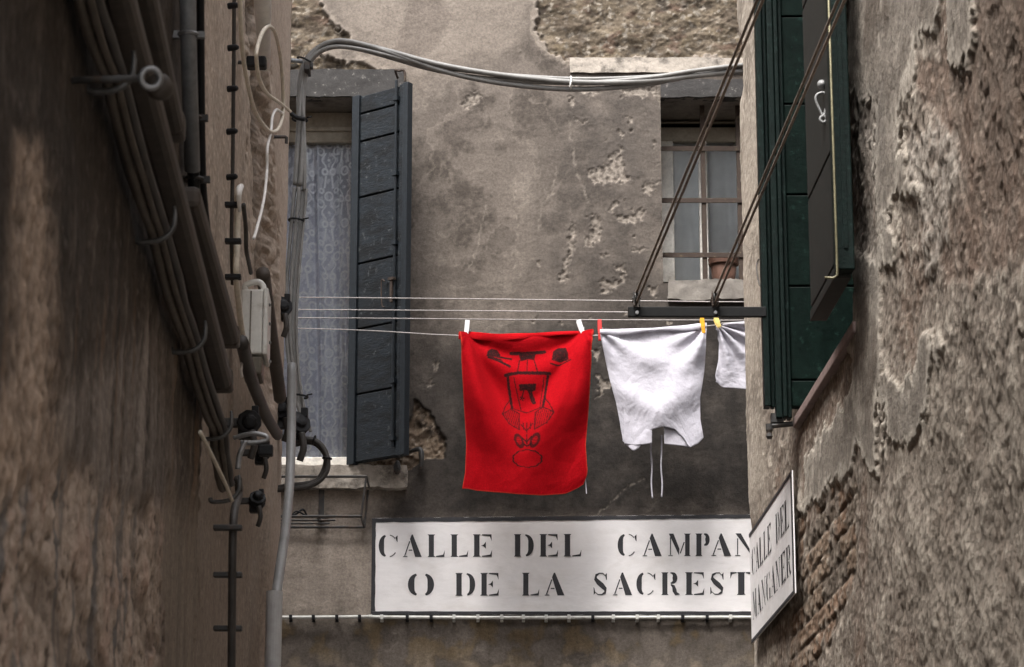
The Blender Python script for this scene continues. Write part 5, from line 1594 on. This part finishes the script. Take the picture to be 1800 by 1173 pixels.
knob('black clamp beside the porcelain pipe hanger on the left wall', 462, 795, .05, .028, (.5, -1, .2))
knob('shadowed black clamp at the tip of the longest trunking', 438, 742, .05, .036, (.2, -1, -.2))
q = Vector(PL(442, 770, .07))
ph = thing('pipe_hanger', 'grey forked iron hanger poking out between the clamps on the left wall', 'hanger', q)
MB().tube([q + Vector((-.05, .01, .002)), q + Vector((.0, 0, .012)), q + Vector((.038, 0, .006)), q + Vector((.04, 0, -.008)), q + Vector((.0, 0, -.014)), q + Vector((-.03, 0, -.012))], .007, 8).build('fork', M['steel'], ph, smooth=True)
MB().tube([q + Vector((-.015, -.01, -.012)), q + Vector((-.03, -.012, -.05)), q + Vector((-.034, -.01, -.09))], .008, 8).build('stem', M['steel'], ph, smooth=True)
MB().box(q + Vector((.02, -.01, -.05)), (.04, 0, 0), (0, .03, 0), (0, 0, .03)).build('block', M['black_rubber'], ph, bevel=.004)
fl = thing('cable', 'thick dark flex curling in a loop out of the clamps under the left window', 'cable', PD(560, 800, 9.8))
for k, (dx, dy) in enumerate(((0, 0), (-5, 5))):
    MB().tube(pc([(504, 748 + dy), (516, 775 + dy), (535, 772 + dy), (556, 776 + dy), (572, 795 + dy), (576 + dx, 822), (563 + dx, 844), (538, 856 - dy), (505, 860 - dy), (470, 862)], 9.8 + k * .03), .0105, 9).build('flex', M['cable_black'], fl, smooth=True)
for x, y in ((552, 774), (575, 806)):
    qk = Vector(PD(x, y, 9.8))
    MB().ring(qk, (1, 0, -.3) if y < 790 else (.1, 0, 1), .016, .004, 14, 6).build('cable_tie', M['black_rubber'], fl, smooth=True)
lead = lw([(425, 600), (440, 660), (455, 700), (470, 735), (488, 765)], .06)
tag(MB().tube(lead, .018, 9).build('cable', M['cable_black'], None, smooth=True, origin=lead[1]), 'thick black cable slanting from the junction box down into the clamps', 'cable')
lead = lw([(462, 480), (470, 540), (478, 600), (487, 660), (492, 700)], .05)
tag(MB().tube(lead, .022, 9).build('cable', M['trunk'], None, smooth=True, origin=lead[1]), 'thick brown cable lying in the corner right of the junction box', 'cable')

# grey conduit and sleeve at the corner
gp_ = thing('pipe', 'grey plastic pipe bending down the left corner into a wide pale sleeve', 'pipe', PD(500, 900, 9.7))
MB().tube([PD(x, y, d) for x, y, d in ((513, 640, 9.7), (512, 760, 9.65), (509, 850, 9.5), (502, 930, 9.3), (492, 1000, 9.05), (484, 1060, 8.9), (482.5, 1110, 8.85))], .0175, 14).build('tube', M['pvc_grey'], gp_, smooth=True)
q0, q1 = Vector(PD(482.5, 1040, 8.85)), Vector(PD(482.5, 1040, 8.85)) + Vector((0, 0, -1.2))
MB().tube([q0, q1], .0275, 20, smooth=False).build('sleeve', M['sleeve'], gp_, smooth=False)
# white tube standing in for a sky gap, and the old post at the top of the corner
sky_gap_tube = thing('pipe', 'white tube added for the bright sky gap in the corner behind the cream wire loop', 'pipe', PL(463, 60, .01))
MB().tube([PL(458, -120, .05), PL(461, -20, .05), PL(465, 118, .04)], [.030, .028, .018], 14, smooth=False).build('tube', M['cable_white'], sky_gap_tube, smooth=True)
q = Vector(PL(497, 241, .03))
tag(MB().tube([q + Vector((-.06, 0, .0)), q + Vector((.01, 0, 0)), q + Vector((.014, 0, -.002)), q + Vector((.014, 0, -.024))], .006, 7, smooth=False).build('wall_hook', M['iron'], None, origin=q), 'small dark iron hook on the corner beside the window head', 'hook')
# bare bits on the right wall
w_ = [PR(1334, 455, .02), PR(1330, 470, .03), PR(1335, 500, .04), PR(1345, 512, .03)]
tag(MB().tube(w_, .003, 6).build('wire', M['cable_black'], None, smooth=True, origin=w_[0]), 'thin dark wire loop on the right-hand corner beside the green shutter', 'wire')
